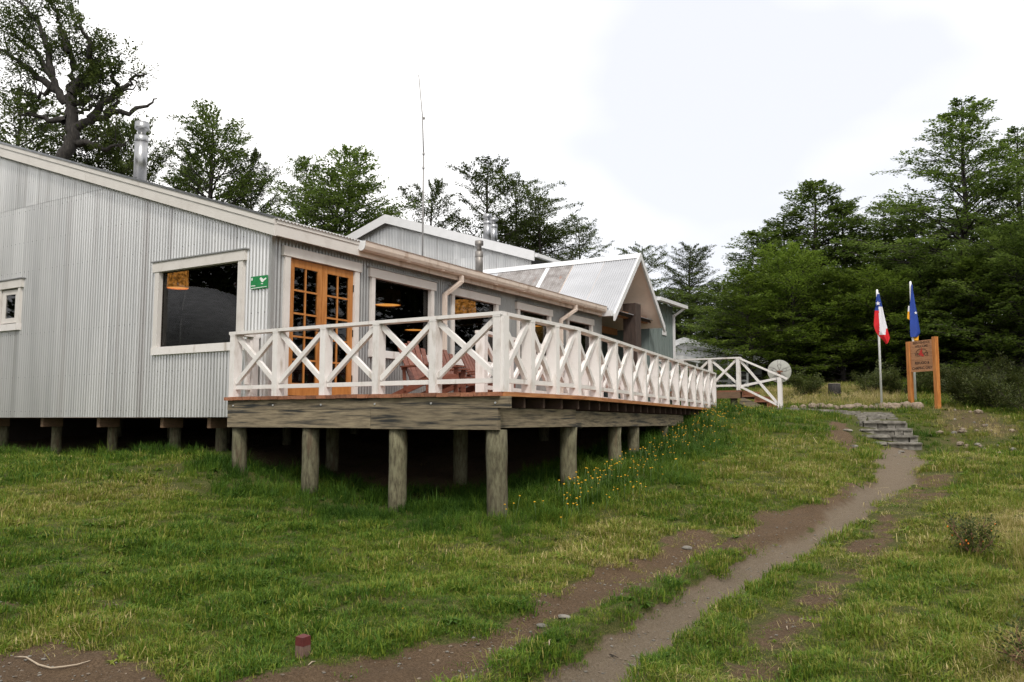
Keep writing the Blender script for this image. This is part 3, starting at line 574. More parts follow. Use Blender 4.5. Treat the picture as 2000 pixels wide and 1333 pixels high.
# wing beyond the porch
wing = thing('side_wing', 'grey green boarded wing with white gutter beyond the porch', 'building', (26.2, 11, 2))
obj('wall', MB().box(25.15, 27.32, 10.0, 10.1, 1.75, 5.42), 'green_grey', wing)
for a_ in (25.15, 27.22): obj('wall', MB().hexa([(a_, 10.1, 1.75), (a_+.1, 10.1, 1.75), (a_+.1, 14.2, 1.75), (a_, 14.2, 1.75)], [(a_, 10.1, 5.44), (a_+.1, 10.1, 5.44), (a_+.1, 14.2, 6.74), (a_, 14.2, 6.74)]), 'green_grey', wing)
for i in range(9): obj('batten', MB().box(25.25+i*.245, 25.275+i*.245, 9.985, 9.999, 1.8, 5.40), 'green_grey', wing)
obj('roof', MB().hexa([(25.13, 9.75, 5.42), (27.7, 9.75, 5.42), (27.7, 14.25, 6.85), (25.13, 14.25, 6.85)], [(25.13, 9.75, 5.52), (27.7, 9.75, 5.52), (27.7, 14.25, 6.95), (25.13, 14.25, 6.95)]), 'zinc_roof', wing)
obj('gutter', MB().box(25.15, 27.75, 9.60, 9.74, 5.38, 5.49), 'bright_trim', wing)
obj('downpipe', MB().beam((27.55, 9.67, 5.38), (27.28, 9.93, 5.12), .07, .07).beam((27.28, 9.95, 5.15), (27.28, 9.95, 1.9), .07, .07), 'bright_trim', wing)
obj('vent', MB().box(26.25, 26.62, 9.97, 9.984, 4.38, 4.52), 'bright_trim', wing)
# ---- rear hall
hall = thing('rear_hall', 'taller zinc clad hall with white gable fascia rising behind the lodge roof', 'building', (26, 20, 2))
AV, AZ = 21.05, 9.60; HS = .322
def hz(v): return AZ-abs(v-AV)*HS
hw = MB(); sec = [(14.7, 2), (27, 2), (27, hz(27)-.15), (AV, AZ-.15), (14.7, hz(14.7)-.15)]; hw.prism([(25.74, a_, z_) for a_, z_ in sec], (-1, 0, 0), .12)
obj('side_wall', MB().box(25.75, 31, 14.7, 14.8, 2, hz(14.7)-.2), 'zinc_shade_tone', hall); hwo = obj('gable_wall', hw, 'zinc_shade_tone', hall)
v = 14.6; k = 0
while v < 26:
    v1 = v+WAVE*11
    for lo, hi in ((5.0, lambda q: min(hz(q)-.16, 7.62)), (7.60, lambda q: hz(q)-.16)):
        if lo > 6 and max(hz(v), hz(v1))-.16 < 7.75: continue
        obj('sheet', corrugated(MB(), (25.60-.004*(k % 2)-(.006 if lo > 6 else 0), 0, 0), (0, 1, 0), (0, 0, 1), (-1, 0, 0), v, v1, (lambda lo, hi: lambda s: [(lo, max(hi(s), lo+.01))])(lo, hi), sub=6), 'zinc', hwo)
    v = v1; k += 1
def slab(mb, u0, u1, va, vb, d0, d1):
    return mb.hexa([(u0, va, hz(va)+d0), (u1, va, hz(va)+d0), (u1, vb, hz(vb)+d0), (u0, vb, hz(vb)+d0)], [(u0, va, hz(va)+d1), (u1, va, hz(va)+d1), (u1, vb, hz(vb)+d1), (u0, vb, hz(vb)+d1)])
for va, vb in ((14.3, AV), (AV, 27.3)):
    obj('roof', slab(MB(), 25.31, 31, va, vb, -.14, .02), 'zinc_roof', hall); obj('barge_board', slab(MB(), 25.25, 25.305, va, vb, -.30, .05), 'bright_trim', hall)
obj('gutter', MB().box(25.3, 31, 14.16, 14.29, hz(14.3)-.16, hz(14.3)-.04), 'bright_trim', hall)
flue(27.6, 17.75, hz(17.75)-.1, 9.75, .16, 'steel', hall, .14); flue(28.6, 18.1, hz(18.1)-.1, 9.85, .16, 'steel', hall, .14)
# ------------------------------------------------------------------ terrace deck on piles
ZD = 1.933; UD, VC, VL = 8.75, 5.42, 10.36; KU = 10.88; EU, EV = 22.89, 7.16; ZEND = 1.875
deck = thing('terrace_deck', 'raised red brown plank deck with white crossbraced railing, on round log piles', 'deck', (8.9, 5.6, .35))
def edge_u(v): return EU if v >= EV else KU+(v-VC)/(EV-VC)*(EU-KU)
def dz(u): return ZD if u < KU else ZD+(ZEND-ZD)*(u-KU)/(EU-KU)
v = VC+.005
while v < VL-.02:
    w = .183; v1 = min(v+w, VL); ue = edge_u(v) if v < EV else EU; ue2 = edge_u(v1); us = UD-.045+U(-.012, .012)
    if v >= 9.93: ue = ue2 = UA-.03
    za = ZD-.05+U(-.003, .003)
    def plank(a, b0, b1, dd0=0):
        m = MB(); m.hexa([(a, v, dz(a)-.05+dd0), (b0, v, dz(b0)-.05+dd0), (b1, v1, dz(b1)-.05+dd0), (a, v1, dz(a)-.05+dd0)], [(a, v, dz(a)+dd0), (b0, v, dz(b0)+dd0), (b1, v1, dz(b1)+dd0), (a, v1, dz(a)+dd0)]); obj('plank', m, 'deck_wood', deck)
    dd = U(-.004, .003)
    if min(ue, ue2) <= KU+.05: plank(us, max(ue, us+.2), max(ue2, us+.2), dd)
    else:
        plank(us, KU, KU, dd)
        plank(KU+.004, max(ue, KU+.02), max(ue2, KU+.02), U(-.003, .003))
    v = v1+.007
# edge boards along the open side
obj('edge_board', MB().hexa([(UD+.03, VC-.035, ZD-.052), (KU, VC-.035, ZD-.052), (KU, VC, ZD-.052), (UD+.03, VC, ZD-.052)], [(UD+.03, VC-.035, ZD+.001), (KU, VC-.035, ZD+.001), (KU, VC, ZD+.001), (UD+.03, VC, ZD+.001)]), 'deck_edge', deck)
obj('edge_board', MB().hexa([(KU+.004, VC-.045, ZD-.052), (EU, EV-.045, ZEND-.052), (EU, EV-.005, ZEND-.052), (KU+.004, VC-.005, ZD-.052)], [(KU+.004, VC-.045, ZD+.001), (EU, EV-.045, ZEND+.001), (EU, EV-.005, ZEND+.001), (KU+.004, VC-.005, ZD+.001)]), 'deck_edge', deck)
# rim joist and beams at the front
obj('rim_joist', MB().box(UD, UD+.05, VC-.12, VL-.03, 1.735, 1.878), 'old_beam', deck)
obj('front_beam', MB().box(UD+.004, UD+.07, 7.50, VL-.03, 1.478, 1.732), 'old_beam', deck)
obj('front_beam', MB().box(UD+.002, UD+.068, VC+.05, 7.494, 1.468, 1.732), 'old_beam', deck)
for vv in (10.2, 9.35, 8.4, 7.42, 6.48, 5.50): obj('bolt', MB().tube([(UD-.012, vv, 1.80), (UD+.001, vv, 1.80)], .013, 8), 'bolt', deck)
# side beam following the edge, set back, in two lengths
obj('side_beam', MB().box(UD+.075, KU+.12, 5.53, 5.60, 1.49, 1.735), 'old_beam', deck)
d2 = Vector((EU-KU, EV-VC, 0)).normalized(); n2 = Vector((-d2.y, d2.x, 0))
a = Vector((KU+.13, 5.53, 1.60)); obj('side_beam', MB().beam(a+n2*.05, a+n2*.05+d2*7.9+Vector((0, 0, -.03)), .07, .235), 'old_beam', deck)
for i in range(26):
    uu = 9.35+i*.52; vs = VC+.03 if uu < KU else VC+.03+(uu-KU)/(EU-KU)*(EV-VC)
    obj('joist', MB().box(uu, uu+.045, vs, 9.93, dz(uu)-.19, dz(uu)-.054), 'joist_wood', deck)
# piles
def pile(uu, vv, r, top=1.466):
    g = gz(uu, vv); l = [(uu+U(-.015, .015), vv+U(-.015, .015), g-.3)]
    for t in (.25, .5, .75, 1): l.append((uu+U(-.006, .006), vv+U(-.006, .006), g+(top-g)*t))
    obj('pile', MB().tube(l, [r*U(.98, 1.06) for _ in l], 14), 'pile_wood', deck)
for vv, r in ((10.22, .11), (8.74, .12), (7.14, .12), (5.58, .13)): pile(UD+.16, vv, r)
pile(11.05, 5.68, .125, 1.485); pile(13.5, 6.04, .115, 1.47); pile(14.75, 6.22, .11, 1.46); pile(17.2, 6.55, .11, 1.46); pile(19.6, 6.9, .11, 1.46)
for uu, vv in ((10.6, 9.9), (10.9, 7.5), (13.2, 8.4), (12.0, 9.7), (15.6, 8.6), (18, 9)): pile(uu, vv, .11, 1.73)
# railings: a top rail part with posts, braces and bottom rails below it
def railing(parent, pts, zf, H, first=True, last=True, pw=.105, pd=.15, name='railing'):
    """pts: post positions (u, v) in order; zf(u) floor height"""
    def off(p): return Vector((p[0], p[1], 0))
    P = [off(p) for p in pts]
    runs = [0]+[i for i in range(1, len(P)-1) if (P[i]-P[i-1]).normalized().dot((P[i+1]-P[i]).normalized()) < .9995]+[len(P)-1]
    rail = None
    for a, b in zip(runs[:-1], runs[1:]):
        d = (P[b]-P[a]).normalized(); p = P[a]-d*(.08 if a == 0 or (P[a]-P[a-1]).normalized().dot(d) < .3 else 0); q = P[b]+d*.08
        if b < len(P)-1: q = P[b]-d*.079 if (P[b+1]-P[b]).normalized().dot(d) < .3 else P[b]
        za, zb = zf(P[a].x)+H-.0225, zf(P[b].x)+H-.0225
        o_ = obj(name if rail is None else 'top_rail', MB().beam((p.x, p.y, za), (q.x, q.y, zb), .155, .045), 'white_paint', parent if rail is None else rail); rail = rail or o_
    for i, p in enumerate(P):
        d = (P[i]-P[i-1]).normalized() if i else (P[1]-P[0]).normalized(); z = zf(p.x); n = Vector((-d.y, d.x, 0))
        if (i == 0 and not first) or (i == len(P)-1 and not last): continue
        k = 1.0; m = MB(); m.beam((p.x+U(-.004, .004), p.y+U(-.004, .004), z+.0015), (p.x, p.y, z+H-.066), pw*k, pd*k, n); m.beam((p.x, p.y, z+H-.066), (p.x, p.y, z+H-.047), pw*1.05*k, pd*1.05*k, n); obj('post', m, 'white_paint', rail)
    for a, b in zip(P[:-1], P[1:]):
        d = (b-a).normalized(); a2, b2 = a+d*(pw/2+.001), b-d*(pw/2+.001); za, zb = zf(a.x), zf(b.x); n = Vector((-d.y, d.x, 0))
        obj('bottom_rail', MB().beam((a2.x, a2.y, za+.145), (b2.x, b2.y, zb+.145), .06, .06), 'white_paint', rail)
        lo, hi = .205, H-.085
        pa, qa, pb, qb = a2+Vector((0, 0, za+lo)), b2+Vector((0, 0, zb+hi)), a2+Vector((0, 0, za+hi)), b2+Vector((0, 0, zb+lo))
        o1 = n*.012; pa.z += U(-.008, .008); qa.z += U(-.008, .008); pb.z += U(-.008, .008); qb.z += U(-.008, .008); obj('brace', MB().beam(pa-o1, qa-o1, .055, .068), 'white_paint', rail)
        obj('brace', MB().beam(pb+o1, qb+o1, .055, .068), 'white_paint', rail)
H = 1.0; FV = [10.27, 9.35, 8.40, 7.43, 6.475, 5.495]
f_pts = [(8.83, v) for v in FV]; s_pts = [(9.55, 5.495), (10.24, 5.495), (10.93, 5.505)]
NB = 12; e_p = Vector((EU-.06, EV+.055, 0)); k_p = Vector((10.93, 5.505, 0))
s2 = [tuple((k_p+(e_p-k_p)*(i/NB)))[:2] for i in range(1, NB+1)]
railing(deck, f_pts+s_pts+s2, dz, H)
obj('corner_post', MB().box(8.77, 8.90, 5.395, 5.44, ZD+.002, ZD+H-.05), 'white_paint', deck)
railing(deck, [(9.16, 10.27), (8.99, 10.27)], dz, H-.01, last=False, name='return_railing')
ia, ib = Vector((10.58, 6.9, 0)), Vector((22.6, 8.64, 0))
railing(deck, [tuple(ia+(ib-ia)*(i/12))[:2] for i in range(13)], dz, H, name='inner_railing', pw=.12)

# ------------------------------------------------------------------ entrance landing with steps
ZL = 2.46; land = thing('entrance_landing', 'wooden entrance landing with white railing and steps going down to the path', 'landing', (25.2, 7.2, 1.9))
for i in range(18):
    u0 = 25.08+i*.145
    if u0 > 27.2: break
    obj('plank', MB().box(u0, u0+.138, 7.08, 9.95, ZL-.045, ZL), 'deck_wood', land)
obj('rim_joist', MB().box(25.06, 25.10, 7.12, 9.95, ZL-.24, ZL-.048), 'bearer_wood', land); obj('rim_joist', MB().box(25.11, 27.2, 7.12, 7.16, ZL-.24, ZL-.048), 'bearer_wood', land)
for vv in (7.35, 8.6, 9.7): g = gz(25.25, vv); obj('pile', MB().tube([(25.25, vv, g-.3), (25.25, vv, ZL-.05)], .10, 12), 'pile_wood', land)
for i in range(3):
    v1 = 7.07-i*.36; z = ZL-.16*(i+1); obj('tread', MB().box(25.12, 27.0, v1-.37, v1, z-.045, z), 'deck_wood', land); obj('riser', MB().box(25.16, 26.96, v1-.02, v1-.001, z+.002, z+.112), 'deck_wood', land)
obj('stringer', MB().beam((25.10, 7.10, ZL-.30), (25.10, 5.95, ZL-.80), .05, .20), 'old_beam', land); obj('stringer', MB().beam((27.0, 7.10, ZL-.30), (27.0, 5.95, ZL-.80), .05, .20), 'old_beam', land)
railing(land, [(25.14, 9.8), (25.14, 8.9), (25.14, 8.02), (25.14, 7.16)], lambda u: ZL, 1.0)
def stair_rail(uu):
    m = MB(); m.beam((uu, 7.17, ZL+.98), (uu, 5.72, ZL+.98-.68), .14, .05); o = obj('stair_railing', m, 'white_paint', land); g = gz(uu, 5.95)
    obj('post', MB().box(uu-.06, uu+.06, 5.89, 6.01, g-.05, ZL+.36), 'white_paint', o)
    obj('brace', MB().beam((uu, 7.10, ZL+.90), (uu, 6.02, ZL-.42), .05, .07), 'white_paint', o); obj('brace', MB().beam((uu+.01, 7.10, ZL+.12), (uu+.01, 6.02, ZL+.33), .05, .07), 'white_paint', o)
    obj('bottom_rail', MB().beam((uu, 7.10, ZL+.10), (uu, 6.02, ZL-.46), .05, .06), 'white_paint', o)
stair_rail(25.14)
# ------------------------------------------------------------------ adirondack chairs on the deck
def chair(label, loc, rz):
    t = thing('garden_chair', label, 'chair', (0, 0, 0), 'garden chairs on the deck')
    # faces +y locally; width along x
    for i in range(5): # fan back
        x = (i-2)*.105; h = .80-.05*abs(i-2)**1.4
        m = MB(); b0 = Vector((x*.9, -.22, .33)); tp = Vector((x*1.18, -.22-h*.42, .33+h*.86)); m.beam(b0, tp, .095, .02, (0, .9, .4)); obj('back_slat', m, 'chair_wood', t)
    for i in range(6): # seat
        y = -.18+i*.105; z = .26+.028*i; obj('seat_slat', MB().beam((-.27, y, z+.0), (.27, y, z), .09, .022, (0, -.25, 1)), 'chair_wood', t)
    for s in (-1, 1):
        obj('arm', MB().hexa([(s*.30-.075, -.32, .54), (s*.30+.075, -.32, .54), (s*.32+.08, .46, .54), (s*.32-.08, .46, .54)], [(s*.30-.075, -.32, .565), (s*.30+.075, -.32, .565), (s*.32+.08, .46, .565), (s*.32-.08, .46, .565)]), 'chair_wood', t)
        obj('front_leg', MB().box(s*.30-.012, s*.30+.012, .30, .40, 0, .538), 'chair_wood', t)
        obj('side_rail', MB().hexa([(s*.28-.012, -.62, 0), (s*.28+.012, -.62, 0), (s*.28+.012, .42, .28), (s*.28-.012, .42, .28)], [(s*.28-.012, -.66, .10), (s*.28+.012, -.66, .10), (s*.28+.012, .42, .40), (s*.28-.012, .42, .40)]), 'chair_wood', t)
        obj('arm_post', MB().beam((s*.30, -.27, .14), (s*.30, -.31, .538), .03, .06), 'chair_wood', t)
    obj('front_apron', MB().box(-.28, .28, .41, .432, .27, .41), 'chair_wood', t)
    obj('back_cross_bar', MB().beam((-.33, -.335, .525), (.33, -.335, .525), .03, .05), 'chair_wood', t)
    t.location = loc; t.rotation_euler = (0, 0, rz)
chair('red brown slatted deck chair nearest the french doors', (11.48, 8.55, ZD), math.pi-.25)
chair('red brown slatted deck chair, the middle one of three by the windows', (12.78, 8.80, ZD), math.pi-.15)
chair('red brown slatted deck chair farthest from the french doors', (14.1, 9.0, ZD), math.pi+.05)
# ------------------------------------------------------------------ pendant lamps in the dining room
def pendant(loc, r, h, label, glow):
    t = thing('pendant_lamp', label, 'lamp', loc, 'pendant lamps behind the windows'); x, y, z = loc
    s = MB(); n = 20
    for k in range(n):
        a, b = 2*math.pi*k/n, 2*math.pi*(k+1)/n
        s.poly([(x+r*math.cos(a), y+r*math.sin(a), z), (x+r*math.cos(b), y+r*math.sin(b), z), (x+r*.92*math.cos(b), y+r*.92*math.sin(b), z+h), (x+r*.92*math.cos(a), y+r*.92*math.sin(a), z+h)], [(0, 1, 2, 3)], smooth=True)
    obj('shade', s, glow, t); obj('diffuser', MB().tube([(x, y, z+.02), (x, y, z+.03)], r*.96, 20), 'lamp_disc', t); obj('cord', MB().tube([(x, y, z+h*.4), (x, y, z+h+1.2 if roof_z(y)-.15 > z+h+1.2 else roof_z(y)-.13)], .006, 6), 'black_iron', t)
pendant((14.9, 12.3, 4.20), .31, .34, 'drum pendant lamp with glowing underside, behind the window beside the french doors', 'shade_cloth')
pendant((18.3, 12.5, 4.33), .33, .40, 'drum pendant lamp glowing amber behind the second window from the french doors', 'lamp_glow')
pendant((11.5, 15.25, 4.38), .22, .42, 'amber drum pendant lamp behind the large gable window', 'lamp_glow')
pendant((21.3, 12.1, 4.30), .3, .34, 'dim drum pendant lamp behind the third window from the french doors', 'shade_cloth')
pendant((19.4, 15.0, 4.18), .3, .2, 'small distant pendant lamp deep in the dining room', 'shade_cloth')
# ------------------------------------------------------------------ green wall sign
gs = thing('safety_sign', 'small green safety sign with white bird pictogram on the corrugated wall', 'sign', (9.22, 10.22, 3.66))
GV0, GV1, GZ0, GZ1 = 10.045, 10.425, 3.66, 3.865
obj('plate', MB().box(9.212, 9.222, GV0, GV1, GZ0, GZ1), 'sign_green', gs)
def on_sign(pts): return [(9.2115, GV1-x*(GV1-GV0), GZ0+y*(GZ1-GZ0)) for x, y in pts]      # x from the left edge as seen
B = lambda x, y: ((x-360)/800., (870-y)/600.+.02)
obj('pictogram', MB().prism(on_sign([B(790, 440), B(830, 370), B(870, 360), B(905, 400), B(980, 460), B(1090, 400), B(1115, 440), B(1100, 470), B(1010, 530), B(945, 605), B(880, 570), B(840, 500), B(820, 450)]), (-1, 0, 0), .002), 'sign_white', gs)
obj('pictogram', MB().prism(on_sign([B(845, 660), B(900, 640), B(970, 660), B(940, 695), B(900, 680)]), (-1, 0, 0), .002), 'sign_white', gs)
obj('white_line', MB().prism(on_sign([(.03, .04), (.97, .09), (.97, .13), (.03, .09)]), (-1, 0, 0), .002), 'sign_white', gs)
obj('pictogram', MB().prism(on_sign([(.05, .68), (.12, .70), (.12, .90), (.05, .88)]), (-1, 0, 0), .002), 'sign_white', gs)
for i in range(6): obj('lettering', MB().prism(on_sign([(.05+i*.042, .22), (.08+i*.042, .22), (.08+i*.042, .30), (.05+i*.042, .30)]), (-1, 0, 0), .002), 'sign_white', gs)
# ------------------------------------------------------------------ antenna mast on the roof
am = thing('antenna_mast', 'thin whip antenna mast rising above the lodge roof', 'antenna', (16.0, 12.15, 5.45))
obj('mast', MB().tube([(16.0, 12.15, 5.40), (16.0, 12.15, 8.1)], [.022, .018], 8), 'grey_mast', am); obj('whip', MB().tube([(16.0, 12.15, 8.0), (15.98, 12.18, 9.0), (15.93, 12.27, 10.05)], [.018, .015, .012], 6), 'grey_mast', am)
for z in (7.7, 8.05, 8.95): obj('clamp', MB().tube([(16.0, 12.15, z-.03), (16.0, 12.15, z+.03)], .028, 8), 'grey_mast', am)
# ------------------------------------------------------------------ flags
RT = Vector((SA, -CA, 0)); FWD = Vector((CA, SA, 0))
def flag_mesh(rows, P, colour_fn, fold, depth, nu=26, nv=40):
    mb = MB(); ys = [r[0] for r in rows]
    def lr(y):
        for (y0, a0, b0), (y1, a1, b1) in zip(rows[:-1], rows[1:]):
            if y0 <= y <= y1: t = (y-y0)/(y1-y0); return a0+(a1-a0)*t, b0+(b1-b0)*t
    g = []
    for j in range(nv+1):
        y = ys[0]+(ys[-1]-ys[0])*j/nv; a, b = lr(y)
        for i in range(nu+1):
            s = i/nu; x = a+(b-a)*s; d = depth*math.sin(s*fold*math.pi+y*1.1)*(.3+.7*min(1, (y-ys[0])/.6)); g.append(P+RT*x+FWD*d+Vector((0, 0, -y)))
    n0 = len(mb.v); mb.v += [tuple(p) for p in g]
    for j in range(nv):
        for i in range(nu):
            y = ys[0]+(ys[-1]-ys[0])*(j+.5)/nv; a, b = lr(y); x = a+(b-a)*(i+.5)/nu
            mb.f.append([n0+j*(nu+1)+i, n0+(j+1)*(nu+1)+i, n0+(j+1)*(nu+1)+i+1, n0+j*(nu+1)+i+1]); mb.mi.append(colour_fn(x, y)); mb.sm.append(True)
    return mb
def star(c, r, P, d):
    pts = []
    for k in range(10): a = math.pi/2+k*math.pi/5+.08; rr = r if k % 2 == 0 else r*.4; pts.append(P+RT*(c[0]+rr*math.cos(a))+Vector((0, 0, -c[1]+rr*math.sin(a)))-FWD*d)
    return MB().prism(pts, -FWD, .002)
Q = .001833
def flagpole(label, base, top, r):
    t = thing('flagpole', label, 'flagpole', base); x, y, z = base
    obj('pole', MB().tube([(x, y, z-.1), (x, y, top-.03), (x, y, top)], [r, r*.95, r*.5], 12), 'pole_paint', t); obj('base_plate', MB().box(x-.16, x+.16, y-.16, y+.16, z-.02, z+.03), 'stone', t); return t
x, y = 27.05, 3.46; zt = 5.48; t1 = flagpole('white flagpole with limp red, white and blue star flag', (x, y, gz(x, y)), zt, .034)
P = Vector((x, y, zt))-FWD*.075; rows = [(Q*c[0], Q*c[1], Q*c[2]) for c in ((60, -12, 18), (130, -35, 30), (285, -50, 65), (345, -66, 75), (595, -88, 122), (700, -60, 142), (755, -20, 155), (800, 20, 165), (860, 75, 140), (900, 95, 115))]
def chile(x, y):
    X, Y = x/Q, y/Q
    if Y < 75: return 1
    if Y < 290+(60 if X < -8 else 0): return 2
    if Y > 765-(X-100)*-.12: return 0
    if Y > 640 and X > 118-(Y-640)*.28: return 0
    return 1 if X > -8 else 0
fl = obj('flag', flag_mesh(rows, P, chile, 2.3, .035), ['flag_red', 'flag_white', 'flag_blue'], t1); obj('star', star((Q*-24, Q*240), .075, P, .05), 'flag_white', fl)
x, y = 27.66, 2.60; zt = 5.74; t2 = flagpole('white flagpole with limp blue and yellow flag behind the wooden sign', (x, y, gz(x, y)), zt, .034)
P = Vector((x, y, zt))-FWD*.08; rows = [(Q*c[0], Q*c[1], Q*c[2]) for c in ((60, -12, 12), (150, -15, 12), (370, -38, 38), (530, -46, 65), (700, -50, 88), (850, -55, 108), (925, -50, 60))]
fl = obj('flag', flag_mesh(rows, P, lambda x, y: 1 if x/Q < -47 and 400 < y/Q < 480 else 0, 1.6, .03), ['flag_teal', 'flag_white', 'flag_yellow'], t2); obj('star', star((Q*33, Q*532), .055, P, .045), 'flag_white', fl)
P2 = P+FWD*.05; obj('fold', flag_mesh([(Q*c[0], Q*c[1], Q*c[2]) for c in ((410, -60, -20), (560, -78, -20), (615, -85, -30), (640, -50, -35))], P2, lambda x, y: 1 if y/Q < 500 and x/Q > -66 else 0, .6, .02, 6, 10), ['flag_yellow', 'flag_white'], fl)
obj('fold', flag_mesh([(Q*c[0], Q*c[1], Q*c[2]) for c in ((820, -25, 90), (900, -22, 88), (980, -15, 84))], P2, lambda x, y: 0, 1.5, .02, 10, 8), ['flag_yellow'], fl)
# ------------------------------------------------------------------ welcome sign
LP, RP = Vector((26.34, 2.59, 0)), Vector((25.71, 1.87, 0)); E1 = (RP-LP).normalized(); NN = E1.cross(Vector((0, 0, 1)))
ws = thing('welcome_sign', 'wooden welcome sign on two orange posts with carved lettering and red logo', 'sign', (26.0, 2.2, gz(26, 2.2)))
for p, zt in ((LP, 3.80), (RP, 3.86)): g = gz(p.x, p.y); obj('post', MB().beam((p.x, p.y, g-.2), (p.x, p.y, zt), .115, .115, NN), 'sign_post', ws)
bw = (RP-LP).length-.118; zb = 2.92; zs = [2.92, 3.08, 3.25, 3.46, 3.62, 3.80]; C0 = LP+E1*.059
for a, b in zip(zs[:-1], zs[1:]):
    m = MB(); m.beam((C0.x, C0.y, (a+b)/2), (C0.x+E1.x*bw, C0.y+E1.y*bw, (a+b)/2), .035, b-a-.004); obj('board', m, 'sign_board', ws)
CEN = C0+E1*bw/2+NN*.0185
def text(s, z, size, m='carved', xoff=0):
    c = bpy.data.curves.new('lettering', 'FONT'); c.body = s; c.size = size; c.align_x = 'CENTER'; c.align_y = 'CENTER'; c.extrude = .0015; c.offset = .002
    tmp = bpy.data.objects.new('tmp', c); COL.objects.link(tmp); dg = bpy.context.evaluated_depsgraph_get(); me = bpy.data.meshes.new_from_object(tmp.evaluated_get(dg)); bpy.data.objects.remove(tmp); me.materials.clear(); o = link('lettering', me, m, ws); M = Matrix((E1, (0, 0, 1), NN)).transposed().to_4x4(); p = CEN+E1*xoff; M.translation = Vector((p.x, p.y, z)); o.matrix_basis = M; return o
text('BIENVENIDOS', 3.735, .098, 'carved_light'); text('WELCOME', 3.635, .098, 'carved_light'); text('VERTICE', 3.40, .13); text('REFUGIO &', 3.165, .105); text('CAMPING GREY', 3.02, .103)
def lg(x, y): p = CEN+E1*((x-610)/1333*1.435*.96)+NN*.004; return Vector((p.x, p.y, 3.80-(y-330)/1333*1.435*.78))
obj('logo_figure', MB().prism([lg(*q) for q in ((625, 570), (640, 640), (640, 690), (625, 740), (690, 830), (690, 870), (650, 880), (590, 850), (500, 785), (560, 740), (545, 700), (590, 660), (610, 640))][::-1], NN, .004), 'logo_red', ws)
obj('logo_ring', MB().tube([lg(610+180*math.cos(a), 710-90*math.sin(a)) for a in [math.pi*(1.12-1.2*i/18) for i in range(19)]], .0055, 6), 'carved', ws)
# ------------------------------------------------------------------ satellite dish, seen from behind
sx, sy = 27.58, 6.53; szc = 3.13; g = gz(sx, sy); ds = thing('satellite_dish', 'round pale satellite dish on a rusty post, seen from behind', 'satellite dish', (sx, sy, g))
DN = (FWD+RT*.25+Vector((0, 0, .12))).normalized(); DX = DN.cross(Vector((0, 0, 1))).normalized(); DY = DX.cross(DN).normalized(); DC = Vector((sx, sy, szc))
m = MB(); nr, na = 5, 32; b0 = len(m.v)
for side in (0, 1):
    for i in range(nr+1):
        r = .37*i/nr
        for k in range(na): a = 2*math.pi*k/na; m.v.append(tuple(DC+DX*r*math.cos(a)+DY*r*math.sin(a)+DN*(.35*r*r+side*.012)))
    o_ = b0+side*(nr+1)*na
    for i in range(nr):
        for k in range(na): m.f.append([o_+i*na+k, o_+i*na+(k+1) % na, o_+(i+1)*na+(k+1) % na, o_+(i+1)*na+k]); m.mi.append(0); m.sm.append(True)
dd = obj('reflector', m, 'dish_paint', ds)
def dp(r, a): return DC+DX*r*math.cos(a)+DY*r*math.sin(a)+DN*(.35*r*r-.006)
for k in range(5):
    a = math.pi/2+2*math.pi*k/5; obj('rib', MB().tube([dp(.05, a), dp(.19, a+.30), dp(.36, a+.12)], .006, 5), 'grey_mast', dd); obj('rib', MB().tube([dp(.05, a), dp(.19, a-.30), dp(.36, a-.12)], .006, 5), 'grey_mast', dd); obj('rib', MB().tube([dp(.19, a+.30), dp(.25, a), dp(.19, a-.30)], .006, 5), 'grey_mast', dd)
obj('post', MB().tube([DC-DN*.08+Vector((0, 0, -(szc-g)-.2)), DC-DN*.08], .028, 8), 'rust_post', ds); obj('mount', MB().beam(DC-DN*.11-DX*.09, DC-DN*.11+DX*.09, .06, .05).beam(DC-DN*.12, DC-DN*.0, .06, .06), 'rust_post', ds)
# ------------------------------------------------------------------ stump, marker stake, stick
def lump(c, r, seed, sub=2, flat=.7, asp=(1, 1)):
    rnd = random.Random(seed); import bmesh
    bm = bmesh.new(); bmesh.ops.create_icosphere(bm, subdivisions=sub, radius=1)
    ax = [Vector((rnd.gauss(0, 1), rnd.gauss(0, 1), rnd.gauss(0, 1))).normalized() for _ in range(7)]; dd = [rnd.uniform(.62, .9) for _ in ax]
    mb = MB()
    for v_ in bm.verts:
        p = v_.co.copy()
        for a, d in zip(ax, dd):
            q = p.dot(a)
            if q > d: p -= a*(q-d)*.9
        mb.v.append((c[0]+p.x*r*asp[0], c[1]+p.y*r*asp[1], c[2]+p.z*r*flat))
    for f in bm.faces: mb.f.append([q.index for q in f.verts]); mb.mi.append(0); mb.sm.append(False)
    bm.free(); return mb
x, y = 30.3, 5.35; g = gz(x, y); st = thing('tree_stump', 'sawn grey tree stump in the dry grass before the trees', 'stump', (x, y, g))
obj('trunk', MB().tube([(x, y, g-.1), (x+.02, y, g+.15), (x, y, g+.36)], [.24, .205, .20], 14), 'bark', st); obj('cut_face', MB().tube([(x, y, g+.355), (x, y, g+.368)], [.192, .188], 14), 'stump_top', st)
x, y = 4.17, 4.12; g = gz(x, y); sk = thing('marker_stake', 'short square stake with dark red painted top in the lawn', 'stake', (x, y, g))
obj('shaft', MB().hexa([(x-.036, y-.036, g-.1), (x+.036, y-.036, g-.1), (x+.036, y+.036, g-.1), (x-.036, y+.036, g-.1)], [(x-.035, y-.035, g+.075), (x+.035, y-.035, g+.075), (x+.035, y+.035, g+.075), (x-.035, y+.035, g+.075)]), 'stake_wood', sk)
